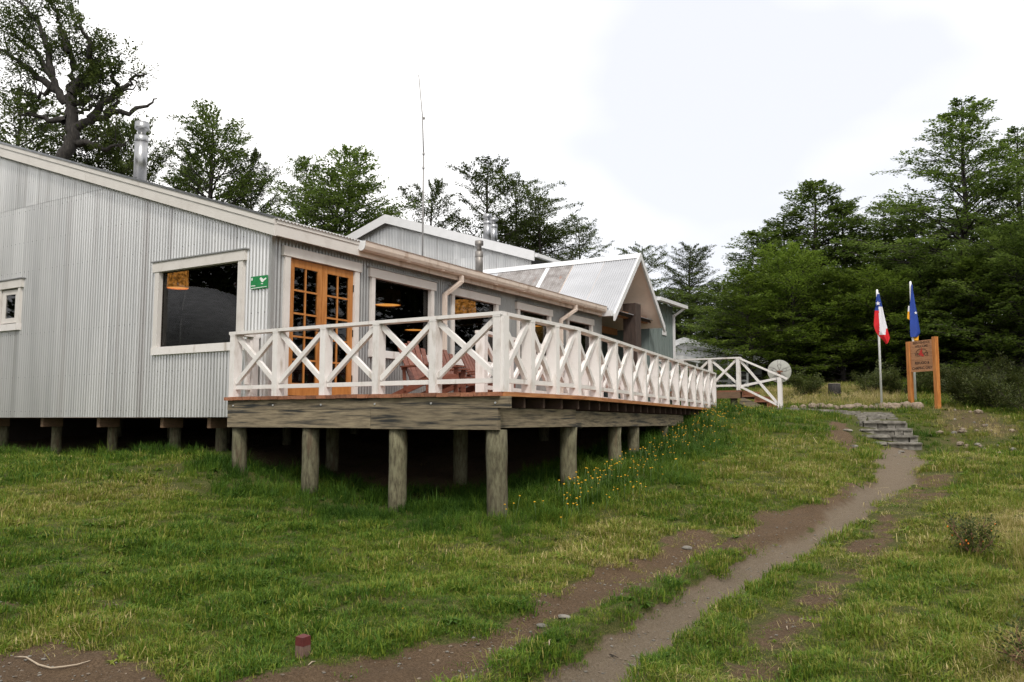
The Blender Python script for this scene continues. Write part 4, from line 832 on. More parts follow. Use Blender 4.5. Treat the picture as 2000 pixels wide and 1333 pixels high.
obj('painted_top', MB().hexa([(x-.036, y-.036, g+.074), (x+.036, y-.036, g+.074), (x+.036, y+.036, g+.074), (x-.036, y+.036, g+.074)], [(x-.034, y-.034, g+.128), (x+.034, y-.034, g+.132), (x+.034, y+.034, g+.135), (x-.034, y+.034, g+.130)]), 'stake_red', sk)
pp = [(3.13, 5.64), (3.12, 5.56), (3.118, 5.486), (3.122, 5.351), (3.133, 5.23), (3.18, 5.172), (3.24, 5.134), (3.309, 5.104)]
stk = obj('stick', MB().tube([(a, b, gz(a, b)+.018+.006*math.sin(i*1.7)) for i, (a, b) in enumerate(pp)], [.0035, .005, .005, .006, .0055, .005, .0045, .003], 7), 'twig_pale'); tag(stk, 'long pale curved stick lying on the bare soil patch', 'stick')
for i, (a, b, ln, an, lab, mm) in enumerate(((5.05, 2.75, .16, .4, 'thin pale twig on the bank of the path beneath the grass strip', 'twig_pale'), (5.5, 2.45, .11, 1.2, 'short dark twig lying on the trodden path', 'twig_dark'), (6.35, 1.5, .10, .2, 'small white sliver of wood on the worn turf beside the path', 'twig_pale'), (10.2, 2.05, .2, .5, 'pale curved bark strip in a damp hollow of the path', 'twig_pale'), (4.05, 3.95, .09, .1, 'small splinter of wood at the foot of the red stake', 'twig_pale'))):
    o = obj('twig', MB().tube([(a, b, gz(a, b)+.012), (a+ln*.5*math.cos(an), b+ln*.5*math.sin(an)+.008, gz(a, b)+.02), (a+ln*math.cos(an), b+ln*math.sin(an), gz(a, b)+.012)], [.003, .0045, .002], 5), mm); tag(o, lab, 'twig')
# ------------------------------------------------------------------ stone steps, flagstones, rocks
steps = link('stone_steps', None, kind='structure'); steps['label'] = 'four rough stone steps climbing from the dirt path'; ORI[steps.name] = Vector((0, 0, 0))
SDir = Vector((.972, .235, 0)); SS = Vector((-.235, .972, 0)); S0 = Vector((21.25, 2.55, 0))
def irregular(c, ax, ay, w, d, z0, z1, rnd, j=.02):
    q = []
    for sx_, sy_ in ((-1, -1), (0, -1), (1, -1), (1, 0), (1, 1), (0, 1), (-1, 1), (-1, 0)): q.append(c+ax*(sx_*w/2*(1 if sx_*sy_ else 1.03)+rnd.uniform(-j, j))+ay*(sy_*d/2+rnd.uniform(-j, j)))
    b = [Vector((p.x, p.y, z0)) for p in q]; t = [Vector((p.x, p.y, z1+rnd.uniform(-.006, .006))) for p in q]; k = len(q)
    return MB().poly(b+t, [tuple(range(k))[::-1], tuple(range(k, 2*k))]+[(i, (i+1) % k, k+(i+1) % k, k+i) for i in range(k)])
rnd = random.Random(5)
for k in range(4):
    z = .90+.16*(k+1); base = S0+SDir*(k*.47); wid = 1.32-.07*k; x0 = -wid/2
    while x0 < wid/2-.05:
        w = min(rnd.uniform(.17, .36), wid/2-x0); c = base+SS*(x0+w/2)+SDir*.09
        obj('riser_stone', irregular(c, SS, SDir, w-.012, .17, z-.22, z-.035, rnd, .022), 'stone', steps); x0 += w
    x0 = -wid/2
    while x0 < wid/2-.05:
        w = min(rnd.uniform(.38, .8), wid/2-x0); c = base+SS*(x0+w/2)+SDir*.20
        obj('tread_stone', irregular(c, SS, SDir, w-.014, .50, z-.05+rnd.uniform(-.01, .01), z+rnd.uniform(-.022, .018), rnd, .035), 'stone', steps); x0 += w
pavem = link('flagstone_path', None, kind='structure'); ORI[pavem.name] = Vector((0, 0, 0))
def pave(c0, ax, ay, L, Wd, n):
    x0 = 0
    while x0 < L:
        ln = rnd.uniform(.22, .4); y0 = -Wd/2
        while y0 < Wd/2-.05:
            w = min(rnd.uniform(.25, .48), Wd/2-y0); c = c0+ax*(x0+ln/2)+ay*(y0+w/2); g = gz(c.x, c.y); obj('flagstone', irregular(c, ax, ay, ln-.02, w-.02, g-.06, max(g+.03, 1.50 if L < 2 and x0 < .8 else 0), rnd, .025), 'stone', pavem); y0 += w
        x0 += ln
pave(S0+SDir*1.95, SDir, SS, 1.5, 1.0, 4); pave(Vector((24.55, 3.75, 0)), Vector((.12, .99, 0)).normalized(), Vector((.99, -.12, 0)).normalized(), 2.4, .7, 4)
RK = [(25.05, 5.55, .11), (25.15, 5.32, .13), (25.22, 5.08, .17), (25.3, 4.85, .19), (25.42, 4.64, .14), (25.3, 4.45, .11), (25.45, 4.3, .12), (25.4, 4.1, .16), (25.5, 3.9, .17), (25.45, 3.72, .12), (25.55, 3.55, .12), (25.5, 3.42, .13), (25.55, 3.22, .20), (25.75, 3.08, .18), (25.6, 2.93, .19), (25.8, 2.75, .17), (25.65, 2.62, .21), (25.85, 2.50, .16), (25.45, 2.36, .21)]
for i, (a, b, r) in enumerate(RK):
    r *= .86; o = obj('edging_rock', lump((a, b, gz(a, b)+r*.3), r, i+3, 2, .85, (U(.85, 1.1), U(.9, 1.3))), 'rock')
    lab = 'tan rock in the row edging the flagstones before the flagpoles'
    if i == 12: lab = 'large upright tan boulder at the foot of the flagpole with the star flag'
    if i == 18: lab = 'largest pale pointed boulder at the end of the rock edging, beneath the wooden sign'
    tag(o, lab, 'rock', 'rocks edging the flagstones')
rr = random.Random(11)
for i in range(34):
    t = rr.random(); a = 24.6-4.3*t+rr.gauss(0, .55); b = 1.25-.55*t+rr.gauss(0, .42); r = rr.uniform(.03, .075)*(1.5 if rr.random() < .12 else 1)
    o = obj('rubble_stone', lump((a, b, gz(a, b)+r*.3), r, i+60, 1, .7, (1, rr.uniform(.8, 1.4))), 'rock' if rr.random() < .6 else 'stone'); tag(o, 'rubble stone on the bare soil bank to the side of the stone steps', 'stone', 'rubble on the soil bank')
for i, (a, b, r, lab) in enumerate(((5.62, 3.12, .038, 'flat grey stone half sunk in the worn track, nearer the red stake'), (5.78, 3.02, .042, 'flat grey stone half sunk in the worn track, nearer the path'), (20.9, 2.3, .06, 'pale stone lying at the foot of the stone steps'), (19.3, 3.05, .07, 'pale stone below the eroded bank beside the steps'), (8.9, 3.15, .05, 'pale pebble on the bare earth at the head of the worn track'), (21.6, 3.55, .09, 'white stone sticking out of the eroded bank'))):
    tag(obj('loose_stone', lump((a, b, gz(a, b)+r*.2), r, i+200, 2, .5, (1, 1.4)), 'stone'), lab, 'stone')
# ------------------------------------------------------------------ far cabin beyond the wing
fc = thing('far_cabin', 'small white gabled cabin with veranda half hidden beyond the landing', 'cabin', (37, 12.5, 2.3))
def fz(v, z, k=.30): return z-abs(v-13.0)*k
cw = MB(); cw.hexa([(37.3, 9.6, 2), (37.4, 9.6, 2), (37.4, 13, 2), (37.3, 13, 2)], [(37.3, 9.6, 4.1), (37.4, 9.6, 4.1), (37.4, 13, 5.15), (37.3, 13, 5.15)]).hexa([(37.3, 13, 2), (37.4, 13, 2), (37.4, 16, 2), (37.3, 16, 2)], [(37.3, 13, 5.15), (37.4, 13, 5.15), (37.4, 16, 4.25), (37.3, 16, 4.25)])
obj('wall', cw, 'zinc_shade_tone', fc)
obj('sheet', corrugated(MB(), (37.27, 0, 0), (0, 1, 0), (0, 0, 1), (-1, 0, 0), 9.7, 16, lambda s: [(4.0, max(4.01, fz(s, 5.1)))], wave=.2, amp=.015, sub=6), 'bright_trim', fc)
for va, vb in ((9.2, 13), (13, 16.3)):
    obj('roof', MB().hexa([(36.95, va, fz(va, 5.2)), (41, va, fz(va, 5.2)), (41, vb, fz(vb, 5.2)), (36.95, vb, fz(vb, 5.2))], [(36.95, va, fz(va, 5.3)), (41, va, fz(va, 5.3)), (41, vb, fz(vb, 5.3)), (36.95, vb, fz(vb, 5.3))]), 'zinc_roof', fc)
    obj('barge_board', MB().hexa([(36.9, va, fz(va, 5.08)), (36.94, va, fz(va, 5.08)), (36.94, vb, fz(vb, 5.08)), (36.9, vb, fz(vb, 5.08))], [(36.9, va, fz(va, 5.34)), (36.94, va, fz(va, 5.34)), (36.94, vb, fz(vb, 5.34)), (36.9, vb, fz(vb, 5.34))]), 'bright_trim', fc)
obj('veranda_roof', MB().hexa([(35.8, 11.9, 4.05), (37.25, 11.9, 4.05), (37.25, 16, 4.95), (35.8, 16, 4.95)], [(35.8, 11.9, 4.25), (37.25, 11.9, 4.25), (37.25, 16, 5.15), (35.8, 16, 5.15)]), 'bright_trim', fc)
for vv in (9.8, 10.6, 11.4, 12.0): obj('veranda_post', MB().box(35.85, 35.93, vv, vv+.08, 2.0, 4.06), 'bright_trim', fc)
obj('veranda_rail', MB().box(35.86, 35.92, 9.8, 12.0, 3.2, 3.27).beam((35.89, 9.85, 2.5), (35.89, 10.6, 3.2), .03, .04).beam((35.89, 10.6, 2.5), (35.89, 9.85, 3.2), .03, .04).beam((35.89, 10.65, 2.5), (35.89, 11.4, 3.2), .03, .04).beam((35.89, 11.4, 2.5), (35.89, 10.65, 3.2), .03, .04), 'bright_trim', fc)
# domed shelter on the far side of the clearing: it shows mirrored in the gable window
g = 5.0; dx, dy = -3.85, 28.8; dm = thing('domed_shelter', 'grey domed shelter seen mirrored in the large gable window', 'shelter', (dx, dy, 3.2)); m = MB()
m.lathe([(3.15, -2.0), (3.15, 0), (3.0, .5), (2.65, 1.0), (2.1, 1.45), (1.4, 1.75), (.7, 1.9), (.05, 1.95)], (dx, dy, g), 24); obj('cover', m, 'dome_cloth', dm)
for k in range(8): a = k*math.pi/4; obj('rib', MB().tube([(dx+r*math.cos(a)*1.01, dy+r*math.sin(a)*1.01, g+z+.02) for r, z in ((3.15, -2), (3.15, 0), (2.65, 1.0), (2.1, 1.45), (1.4, 1.75), (.05, 1.97))], .03, 5), 'pole_paint', dm)
# ------------------------------------------------------------------ trees
def tube_np(V, F, pts, rad, n):
    b = sum(len(a) for a in V); pts = np.asarray(pts, float); d = np.gradient(pts, axis=0); d /= np.linalg.norm(d, axis=1)[:, None]+1e-9
    ref = np.array([0, 0, 1.]) if abs(d[0, 2]) < .9 else np.array([1., 0, 0]); x = np.cross(d, ref); x /= np.linalg.norm(x, axis=1)[:, None]+1e-9; y = np.cross(d, x)
    a = np.arange(n)*2*np.pi/n; rad = np.asarray(rad, float)
    vv = pts[:, None]+rad[:, None, None]*(x[:, None]*np.cos(a)[None, :, None]+y[:, None]*np.sin(a)[None, :, None]); V.append(vv.reshape(-1, 3)); m = len(pts)
    i = np.arange(m-1)[:, None]*n; k = np.arange(n)[None]; k2 = (k+1) % n
    F.append((np.stack([i+k, i+k2, i+n+k2, i+n+k], -1)+b).reshape(-1, 4))
def leaves_np(C, D, Nn, size, rng):
    """diamond leaves: centres C, pointing D, normals Nn"""
    S_ = np.cross(D, Nn); S_ /= np.linalg.norm(S_, axis=1)[:, None]+1e-9; s = size[:, None]
    P = np.stack([C-D*s*.5, C+S_*s*.34+D*s*.05, C+D*s*.55, C-S_*s*.34+D*s*.05], 1)
    P[:, 1:4:2] += (Nn*s*.10)[:, None]
    return P.reshape(-1, 3)
def unit(a): return a/(np.linalg.norm(a, axis=-1, keepdims=True)+1e-9)
def spray(rng, P, d, L, n, size, LV, droop=.25, width=.33):
    """flat fan of leaves along a twig from P, direction d, length L"""
    h = np.cross(d, [0, 0, 1.]); h = h/(np.linalg.norm(h)+1e-9); roll = rng.normal(0, .22); up = np.cross(h, d); h = h*np.cos(roll)+up*np.sin(roll); up = np.cross(h, d)
    s = rng.random(n)**.8; w = (1-.55*s)*L*width*rng.uniform(-1, 1, n)
    C = P+d*(s*L)[:, None]+h*w[:, None]; C[:, 2] += -droop*L*(s**2)*.6-np.abs(w)*.18+rng.normal(0, .045, n)
    D = unit(d[None]*.8+h[None]*np.sign(w)[:, None]*.6+rng.normal(0, .35, (n, 3))); Nn = unit(up[None]*1.0+rng.normal(0, .42, (n, 3))+np.array([0, 0, .35])); Nn = unit(Nn-D*(Nn*D).sum(1)[:, None])
    LV.append((C, D, Nn, size*rng.uniform(.7, 1.3, n)))
def grow(seed, H, Rr, base=.12, style='cone', nb=60, leaf=.082, per=34, lean=(0, 0), up=.5, trunk_r=None, sub=9, gap=0., skew=(0, 0), prof=.7):
    rng = np.random.default_rng(seed); V, F, LV = [], [], []; tr = trunk_r or .011*H+.03; m = 9
    t = np.linspace(0, 1, m); wob = np.cumsum(rng.normal(0, .018*H/m*2.0, (m, 2)), 0); tp = np.stack([wob[:, 0]+lean[0]*H*t**1.5, wob[:, 1]+lean[1]*H*t**1.5, t*H*.97], 1); tp[0, :2] = 0
    tube_np(V, F, np.vstack([tp[0]-[0, 0, .5], tp]), np.concatenate([[tr*1.25], tr*(1-t*.93)]), 8)
    def trunk(z): i = np.clip(z*(m-1), 0, m-1.001); k = int(i); f = i-k; return tp[k]*(1-f)+tp[k+1]*f
    az = rng.random()*6.28; lump_ph = rng.random(3)*6.28
    for b in range(nb):
        z = base+(1-base)*((b+rng.random())/nb)**(.88); c = (z-base)/(1-base); az += 2.4+rng.normal(0, .35)
        if style == 'cone': r = Rr*((1-c)**prof*.97+.04)*(1.0 if c > .12 else .78+c*1.8)
        elif style == 'round': r = Rr*max(.12, math.sqrt(max(0, 1-(2*c-.85)**2/1.35)))
        else: r = Rr*max(.15, math.sin(math.pi*min(1, c*.78+.2))**.8)
        r *= (.72+.34*math.sin(az*2+lump_ph[0]+z*5)+.18*math.sin(az*3+lump_ph[1]-z*9))*.55+.5*rng.uniform(.62, 1.12)
        if rng.random() < gap: continue
        el = (up*(.12+.75*c)+rng.normal(0, .24)) if style == 'cone' else (up*(.25+.75*c)+rng.normal(0, .16)); L = max(r, .25)
        d0 = np.array([math.cos(az)*math.cos(el), math.sin(az)*math.cos(el), math.sin(el)]); P0 = trunk(z*.985); k = 5; s = np.linspace(0, 1, k)
        bend = rng.normal(0, .12, 2)
        pts = P0+d0[None]*(s*L)[:, None]; pts[:, 2] += L*(.10*s-(.16 if style == 'cone' else .05)*s**2.2); pts[:, :2] += (s**2)[:, None]*bend*L+(s**1.3)[:, None]*np.array(skew)*L
        br = max(.008, tr*(1-z*.9)*.42*min(1, L/1.2)); tube_np(V, F, pts, br*(1-s*.85), 5)
        ns = max(3, int(sub*(.35+.65*L/Rr)))
        for q in range(ns+1):
            ss = .22+.78*(q+rng.random()*.6)/ns; ss = min(ss, 1); i = ss*(k-1.001); kk = int(i); P = pts[kk]*(1-i+kk)+pts[kk+1]*(i-kk); dl = pts[kk+1]-pts[kk]; dl /= np.linalg.norm(dl)+1e-9
            sd_ = 1 if q % 2 else -1; an = sd_*rng.uniform(.5, 1.15) if q < ns else rng.normal(0, .2); ca_, sa_ = math.cos(an), math.sin(an)
            d = np.array([dl[0]*ca_-dl[1]*sa_, dl[0]*sa_+dl[1]*ca_, dl[2]*.6+rng.normal(.05, .2)]); d /= np.linalg.norm(d); l = (.20+.34*L*(1.12-ss*.75))*rng.uniform(.75, 1.3)
            tube_np(V, F, np.stack([P, P+d*l*.5+[0, 0, .01], P+d*l*.95-[0, 0, .03*l]]), [br*.35+.003, br*.2+.003, .003], 3)
            spray(rng, P, d, l*1.2, max(8, int(1.45*per*(l/.7)**1.25)), leaf, LV)
        spray(rng, pts[-2], unit(pts[-1]-pts[-2]), L*.3+.25, per, leaf, LV)
    for q in range(5): spray(rng, tp[-2]+[0, 0, q*.05*H*.1], unit(np.array([rng.normal(0, .35), rng.normal(0, .35), 1.])), .55+.03*H, per//2, leaf, LV)
    return V, F, LV, rng
def finish(name, V, F, LV, rng, inner=None):
    tm = npmesh(name+'_wood', np.concatenate(V), np.concatenate(F), smooth=True)
    C, D, Nn, s = [np.concatenate([l[i] for l in LV]) for i in range(4)]
    P = leaves_np(C, D, Nn, s, rng); n = len(C); f = np.arange(n*4).reshape(n, 4); cl = np.repeat(np.array([rng.normal(0, .20) for _ in LV]), [len(l[0]) for l in LV])
    cm = npmesh(name+'_leaves', P, f, np.clip(.42+cl+rng.normal(0, .17, n), 0, 1)); return tm, cm
PROTO = {}
def proto(key, **k): PROTO[key] = finish(key, *grow(**k))
proto('c1', seed=1, H=10, Rr=2.6, prof=.48, nb=150, per=30, base=.03, up=.9, sub=7)
proto('c2', seed=2, H=10, Rr=2.4, nb=150, per=30, base=.03, up=1.0, sub=7)
proto('c3', seed=3, H=10, Rr=2.9, prof=.5, nb=145, per=30, base=.03, up=.8, sub=7)
proto('b1', seed=31, H=14, Rr=4.0, nb=175, per=36, base=.03, up=1.0, sub=8, prof=.62, leaf=.085, gap=.06)
proto('c4', seed=14, H=6, Rr=2.1, prof=.5, nb=110, per=34, base=.0, leaf=.08, up=.9, sub=7)
proto('c5', seed=23, H=6, Rr=2.3, nb=110, per=34, base=.0, leaf=.08, up=.9, style='round', sub=7)
proto('r1', seed=5, H=10, Rr=2.6, nb=95, per=34, base=.12, style='round', up=.7, trunk_r=.24)
proto('r2', seed=6, H=10, Rr=2.3, nb=100, per=34, base=.08, style='round', up=.8, trunk_r=.2)
proto('o1', seed=8, H=9, Rr=2.9, nb=30, per=38, base=.38, style='open', up=.75, trunk_r=.22, gap=.1, sub=11)
proto('o2', seed=9, H=9, Rr=3.2, nb=28, per=36, base=.36, style='open', up=.8, trunk_r=.2, gap=.15, sub=11, skew=(.25, -.2))
proto('o3', seed=12, H=9, Rr=2.5, nb=34, per=36, base=.35, style='open', up=.7, trunk_r=.2, gap=.08, sub=10)
H0 = dict(b1=14, c1=10, c2=10, c3=10, c4=6, c5=6, r1=10, r2=10, o1=9, o2=9, o3=9); R0 = dict(b1=4.0, c1=2.6, c2=2.4, c3=2.9, c4=2.1, c5=2.3, r1=2.6, r2=2.3, o1=2.9, o2=3.2, o3=2.5)
LM = {}
def tree(key, x, y, ztop, r, label, m='leaf', rz=None, group=None, name='beech_tree'):
    u, v = to_uv(x, y); g = gz(u, v)-.05; t = bpy.data.objects.new(name, None); COL.objects.link(t); t.location = (u, v, g); t.rotation_euler = (0, 0, U(0, 6.28) if rz is None else rz)
    sz = (ztop-g)/H0[key]; sr = r/R0[key]; t.scale = (sr, sr, sz); tag(t, label, 'tree', group); tm, cm = PROTO[key]
    for nm, me, mm in (('trunk', tm, 'bark_thin'), ('crown', cm, m)):
        if not len(me.materials): me.materials.append(MAT[mm])
        o = bpy.data.objects.new(nm, me); COL.objects.link(o); o.parent = t
        o.material_slots[0].link = 'OBJECT'; o.material_slots[0].material = MAT[mm]
    return t
def px(x, y, D): return (x-1000)/1637*D, D, 1.6+(819-y)/1637*D
def T(key, x, y, D, r, label, m='leaf', **k): X, Y, Z = px(x, y, D); tree(key, X, Y, Z, r*1.12, label, m, **k)
B_ = 'beech trees behind the lodge'; F_ = 'beech trees of the forest edge'
T('r1', 5, 165, 33, 3.4, 'dense beech behind the big gnarled tree at the edge of the picture', 'leaf_dark', group=B_)
T('r2', 172, 240, 34, 2.6, 'low dark beech filling the space between the gnarled tree and the steel flue', 'leaf_dark', group=B_)
T('c5', 240, 250, 35, 1.8, 'thin beech directly behind the steel flue', 'leaf_dark', group=B_)
T('r1', 398, 210, 35, 2.9, 'gnarled open beech just past the steel flue', 'leaf', group=B_)
T('c2', 350, 270, 37, 2.3, 'bushy beech tucked behind the gnarled open one past the steel flue', 'leaf', group=B_)
T('r2', 485, 290, 36, 1.5, 'small spreading beech at the flank of the gnarled open one past the flue', 'leaf_dark', group=B_)
T('c1', 672, 268, 45, 4.0, 'tall full beech above the low end of the gable roof, tallest of its clump', 'leaf', group=B_)
T('c3', 592, 295, 46, 3.4, 'pointed beech nearest the flue in the clump above the low gable end', 'leaf', group=B_)
T('r1', 650, 330, 44, 3.8, 'broad low beech in the clump left of the antenna mast', 'leaf', group=B_)
T('o1', 835, 342, 48, 2.7, 'dark flat topped beech directly behind the antenna mast', 'leaf_dark', group=B_)
T('o3', 950, 292, 48, 3.1, 'airy beech with the tallest crown above the rear hall roof', 'leaf_dark', group=B_)
T('o2', 1060, 372, 49, 3.3, 'spreading windswept beech right of the two hall flues', 'leaf_dark', group=B_, rz=HEAD)
T('o2', 1135, 430, 51, 2.6, 'low windswept beech sloping down above the porch ridge', 'leaf_dark', group=B_, rz=HEAD+.6)
T('o2', 1015, 335, 50, 3.4, 'airy spreading beech between the tallest crown and the windswept one above the hall', 'leaf_dark', group=B_)
T('r1', 1010, 420, 52, 4.5, 'dense low beech behind the two hall flues', 'leaf_dark', group=B_)
T('o3', 1262, 470, 55, 2.3, 'slender dark beech just beyond the peak of the porch gable', 'leaf_dark', group=B_)
T('r2', 1345, 476, 54, 2.0, 'round headed dark beech in the gap between porch and forest', 'leaf_dark', group=B_)
T('r1', 1330, 565, 52, 4.0, 'dark beech above the small white cabin', 'leaf_dark', group=B_)
T('c3', 1420, 545, 43, 2.4, 'outermost beech at the open end of the forest edge', 'leaf', group=F_)
T('c1', 1500, 442, 41, 3.7, 'tall beech at the open end of the forest edge, above the satellite dish', 'leaf', group=F_)
T('c4', 1470, 520, 36, 2.6, 'light green low beech behind the landing steps', 'leaf_light', group=F_)
T('c5', 1555, 500, 37, 2.6, 'light green bushy beech behind the satellite dish', 'leaf_light', group=F_)
T('c1', 1600, 345, 41, 4.3, 'tallest beech in the middle of the forest edge', 'leaf', group=F_)
T('c3', 1545, 415, 42, 3.5, 'beech on the near flank of the tallest one in the middle of the forest edge', 'leaf', group=F_)
T('c2', 1668, 385, 41, 3.9, 'feathery topped beech behind the stump', 'leaf', group=F_)
T('c4', 1650, 525, 36, 2.6, 'low beech with branches to the ground behind the stump', 'leaf_light', group=F_)
T('c3', 1735, 385, 42, 3.7, 'beech whose top shows above the flag with the star', 'leaf', group=F_)
T('c2', 1800, 385, 40, 3.8, 'beech whose top shows just past the blue and yellow flag', 'leaf', group=F_)
T('c5', 1740, 540, 35, 2.4, 'low beech between the two flagpoles', 'leaf_light', group=F_)
T('c4', 1825, 500, 34.5, 2.7, 'leafy beech right behind the welcome sign', 'leaf', group=F_)
T('b1', 1885, 172, 37, 5.2, 'tallest beech of all, standing over the welcome sign', 'leaf', group=F_)
T('b1', 1995, 230, 39, 4.8, 'high beech cut off by the picture edge behind the tallest tree', 'leaf', group=F_)
T('c4', 1915, 500, 33, 2.8, 'leafy beech at the foot of the tallest tree', 'leaf_light', group=F_)
T('c5', 2000, 450, 32, 3.0, 'low beech behind the bank shrubs at the picture edge', 'leaf', group=F_)
T('c1', 2140, 330, 36, 3.4, 'beech mostly beyond the picture edge', 'leaf', group=F_)
for i, (a, b, c) in enumerate(((1470, 560, 47), (1580, 500, 47), (1690, 480, 47), (1790, 500, 46), (1890, 420, 45), (1990, 430, 45))):
    T('c3' if i % 2 else 'r1', a, b, c, 4.6, 'shaded second rank beech '+('behind the landing steps', 'in line with the dish', 'above the stump', 'above the flag with the star', 'behind the sign', 'last before the picture edge')[i], 'leaf', group='beech trees of the second rank')
# the big gnarled tree by the gable: its own limbs
def gnarled():
    rng = np.random.default_rng(44); V, F, LV = [], [], []; Dq = 28.
    def w(p, dep=0.): X, Y, Z = px(p[0], p[1], Dq+dep); u, v = to_uv(X, Y); return np.array([u, v, Z])
    X, Y, _ = px(105, 300, Dq); u0, v0 = to_uv(X, Y); base = np.array([u0, v0, gz(u0, v0)-.3])
    def limb(ps, r0, r1, dep=0, foliage=0, n=7, dens=1., spr=1.0):
        pts = np.array([p if len(p) == 3 else w(p, dep*i/(len(ps)-1)) for i, p in enumerate(ps)]); s = np.linspace(0, 1, len(pts)); q = np.linspace(0, 1, 2+len(pts)*3)
        pp = np.stack([np.interp(q, s, pts[:, k]) for k in range(3)], 1); pp[1:-1] += rng.normal(0, .045, (len(q)-2, 3)); tube_np(V, F, pp, r0+(r1-r0)*q, n)
        if foliage:
            L = np.linalg.norm(np.diff(pts, axis=0), axis=1).sum()
            for k in range(int(foliage*.62)):
                f = rng.uniform(.35, 1); i = f*(len(q)-1.001); a = int(i); P = pp[a]*(1-i+a)+pp[a+1]*(i-a); d = unit(pp[a+1]-pp[a]+rng.normal(0, .75, 3)*np.linalg.norm(pp[a+1]-pp[a])*1.6+np.array([0, 0, .1])); l = rng.uniform(.5, 1.25)*spr
                tube_np(V, F, np.stack([P, P+d*l*.55, P+d*l]), [.022, .012, .004], 4)
                for z in range(3): dd_ = unit(d+rng.normal(0, .55, 3)); spray(rng, P+d*l*rng.uniform(.3, .9), dd_, l*.75, int(44*dens), .08, LV, width=.42)
    Bp = tuple(base); limb([Bp, w((98, 310)), w((122, 250)), w((116, 205)), w((104, 168))], .25, .16, n=12)
    limb([w((112, 215)), w((112, 160), .3), w((118, 110), .5), w((95, 55), .8)], .18, .06, foliage=26); limb([w((112, 165)), w((150, 110)), w((142, 60), -.5), w((120, 22), -.8)], .16, .04, foliage=30)
    limb([w((100, 185)), w((72, 140)), w((40, 85)), w((-10, 40))], .15, .04, 1, 34, spr=1.2); limb([w((85, 160)), w((50, 140)), (w((5, 95))), w((-60, 60))], .15, .03, -1, 30, spr=1.2); limb([w((70, 130)), w((60, 70)), w((30, 10)), w((-10, -30))], .13, .03, 0, 34, spr=1.2); limb([w((100, 80)), w((80, 20)), w((60, -25))], .09, .02, 0, 22)
    limb([w((108, 245)), w((150, 218)), w((185, 207)), w((232, 205)), w((262, 190)), w((285, 176))], .17, .02, -.6, 0)
    limb([w((180, 207)), w((205, 183)), w((215, 165)), w((240, 150))], .10, .02, -.6, 3, dens=.4); limb([w((150, 218)), w((190, 178)), w((212, 158)), w((235, 135)), w((262, 124))], .15, .025, -.3, 9, dens=.7, spr=.7)
    limb([w((205, 165)), w((197, 130)), w((188, 105)), w((170, 75))], .10, .02, -.2, 5, dens=.5, spr=.7); limb([w((197, 128)), w((203, 100)), w((207, 82))], .045, .008); limb([w((140, 78)), w((145, 58)), w((155, 42)), w((162, 18))], .035, .006); limb([w((146, 60)), w((140, 45))], .02, .006)
    limb([w((115, 190)), w((150, 175)), w((180, 165))], .14, .03, .5, 26); limb([w((112, 165)), w((150, 140)), w((175, 125))], .12, .03, .6, 26); limb([w((110, 215)), w((140, 200)), w((165, 190))], .10, .03, .8, 16)
    limb([w((105, 260)), w((150, 270)), w((190, 280)), w((225, 268))], .15, .03, .4, 18, dens=.8); limb([w((100, 225)), w((60, 215)), w((10, 210))], .13, .03, .6, 22); limb([w((75, 150)), w((45, 170)), w((10, 165))], .10, .03, 0, 16)
    tm, cm = finish('gnarled', [a-base for a in V], F, [(c-base, d, n, s) for c, d, n, s in LV], rng); tm.materials.append(MAT['bark']); cm.materials.append(MAT['leaf_dark'])
    t = bpy.data.objects.new('beech_tree', None); COL.objects.link(t); t.location = base; tag(t, 'big gnarled old beech with thick split trunk and bare crooked limbs above the gable', 'tree', B_)
    for nm, me in (('trunk', tm), ('crown', cm)): o = bpy.data.objects.new(nm, me); COL.objects.link(o); o.parent = t
gnarled()
# wood across the clearing behind the viewer, seen only in the window panes
def wood():
    tm, cm = PROTO['r1']; a = np.empty(len(cm.vertices)*3, np.float32); cm.vertices.foreach_get('co', a); a = a.reshape(-1, 4, 3); ctr = a.mean(1, keepdims=True); keep = np.arange(0, len(a), 6); a = ctr[keep]+(a[keep]-ctr[keep])*2.6; out = []; rr = random.Random(3)
    for i in range(26):
        u, v = (-4-i*1.7+rr.uniform(-1, 1), 41-i*2.6+rr.uniform(-2, 2)) if i < 11 else (39-(i-11)*1.9+rr.uniform(-2, 2), -8-(i-11)*1.1+rr.uniform(-3, 3)); s = rr.uniform(1.5, 1.9); an = rr.uniform(0, 6.28); c, n = math.cos(an), math.sin(an); b = a.copy(); x, y = b[..., 0]*c-b[..., 1]*n, b[..., 0]*n+b[..., 1]*c
        b[..., 0], b[..., 1] = x*s*1.15+u, y*s*1.15+v; b[..., 2] = b[..., 2]*s*.9+gz(u, v)-1.5; out.append(b.reshape(-1, 3))
    P = np.concatenate(out).reshape(-1, 4, 3); cx_, cy_ = to_xy(P[:, 0, 0], P[:, 0, 1]); P = P[~((cy_ > 0) & (cx_ < .80*cy_) & (cx_ > -.80*cy_))].reshape(-1, 3); n = len(P)//4; me = npmesh('woodland', P, np.arange(n*4).reshape(n, 4), np.full(n, .35)); o = link('woodland', me, 'leaf_dark', kind='stuff'); tag(o, 'dark mass of trees across the clearing, mirrored in the window panes', 'woodland')
wood()
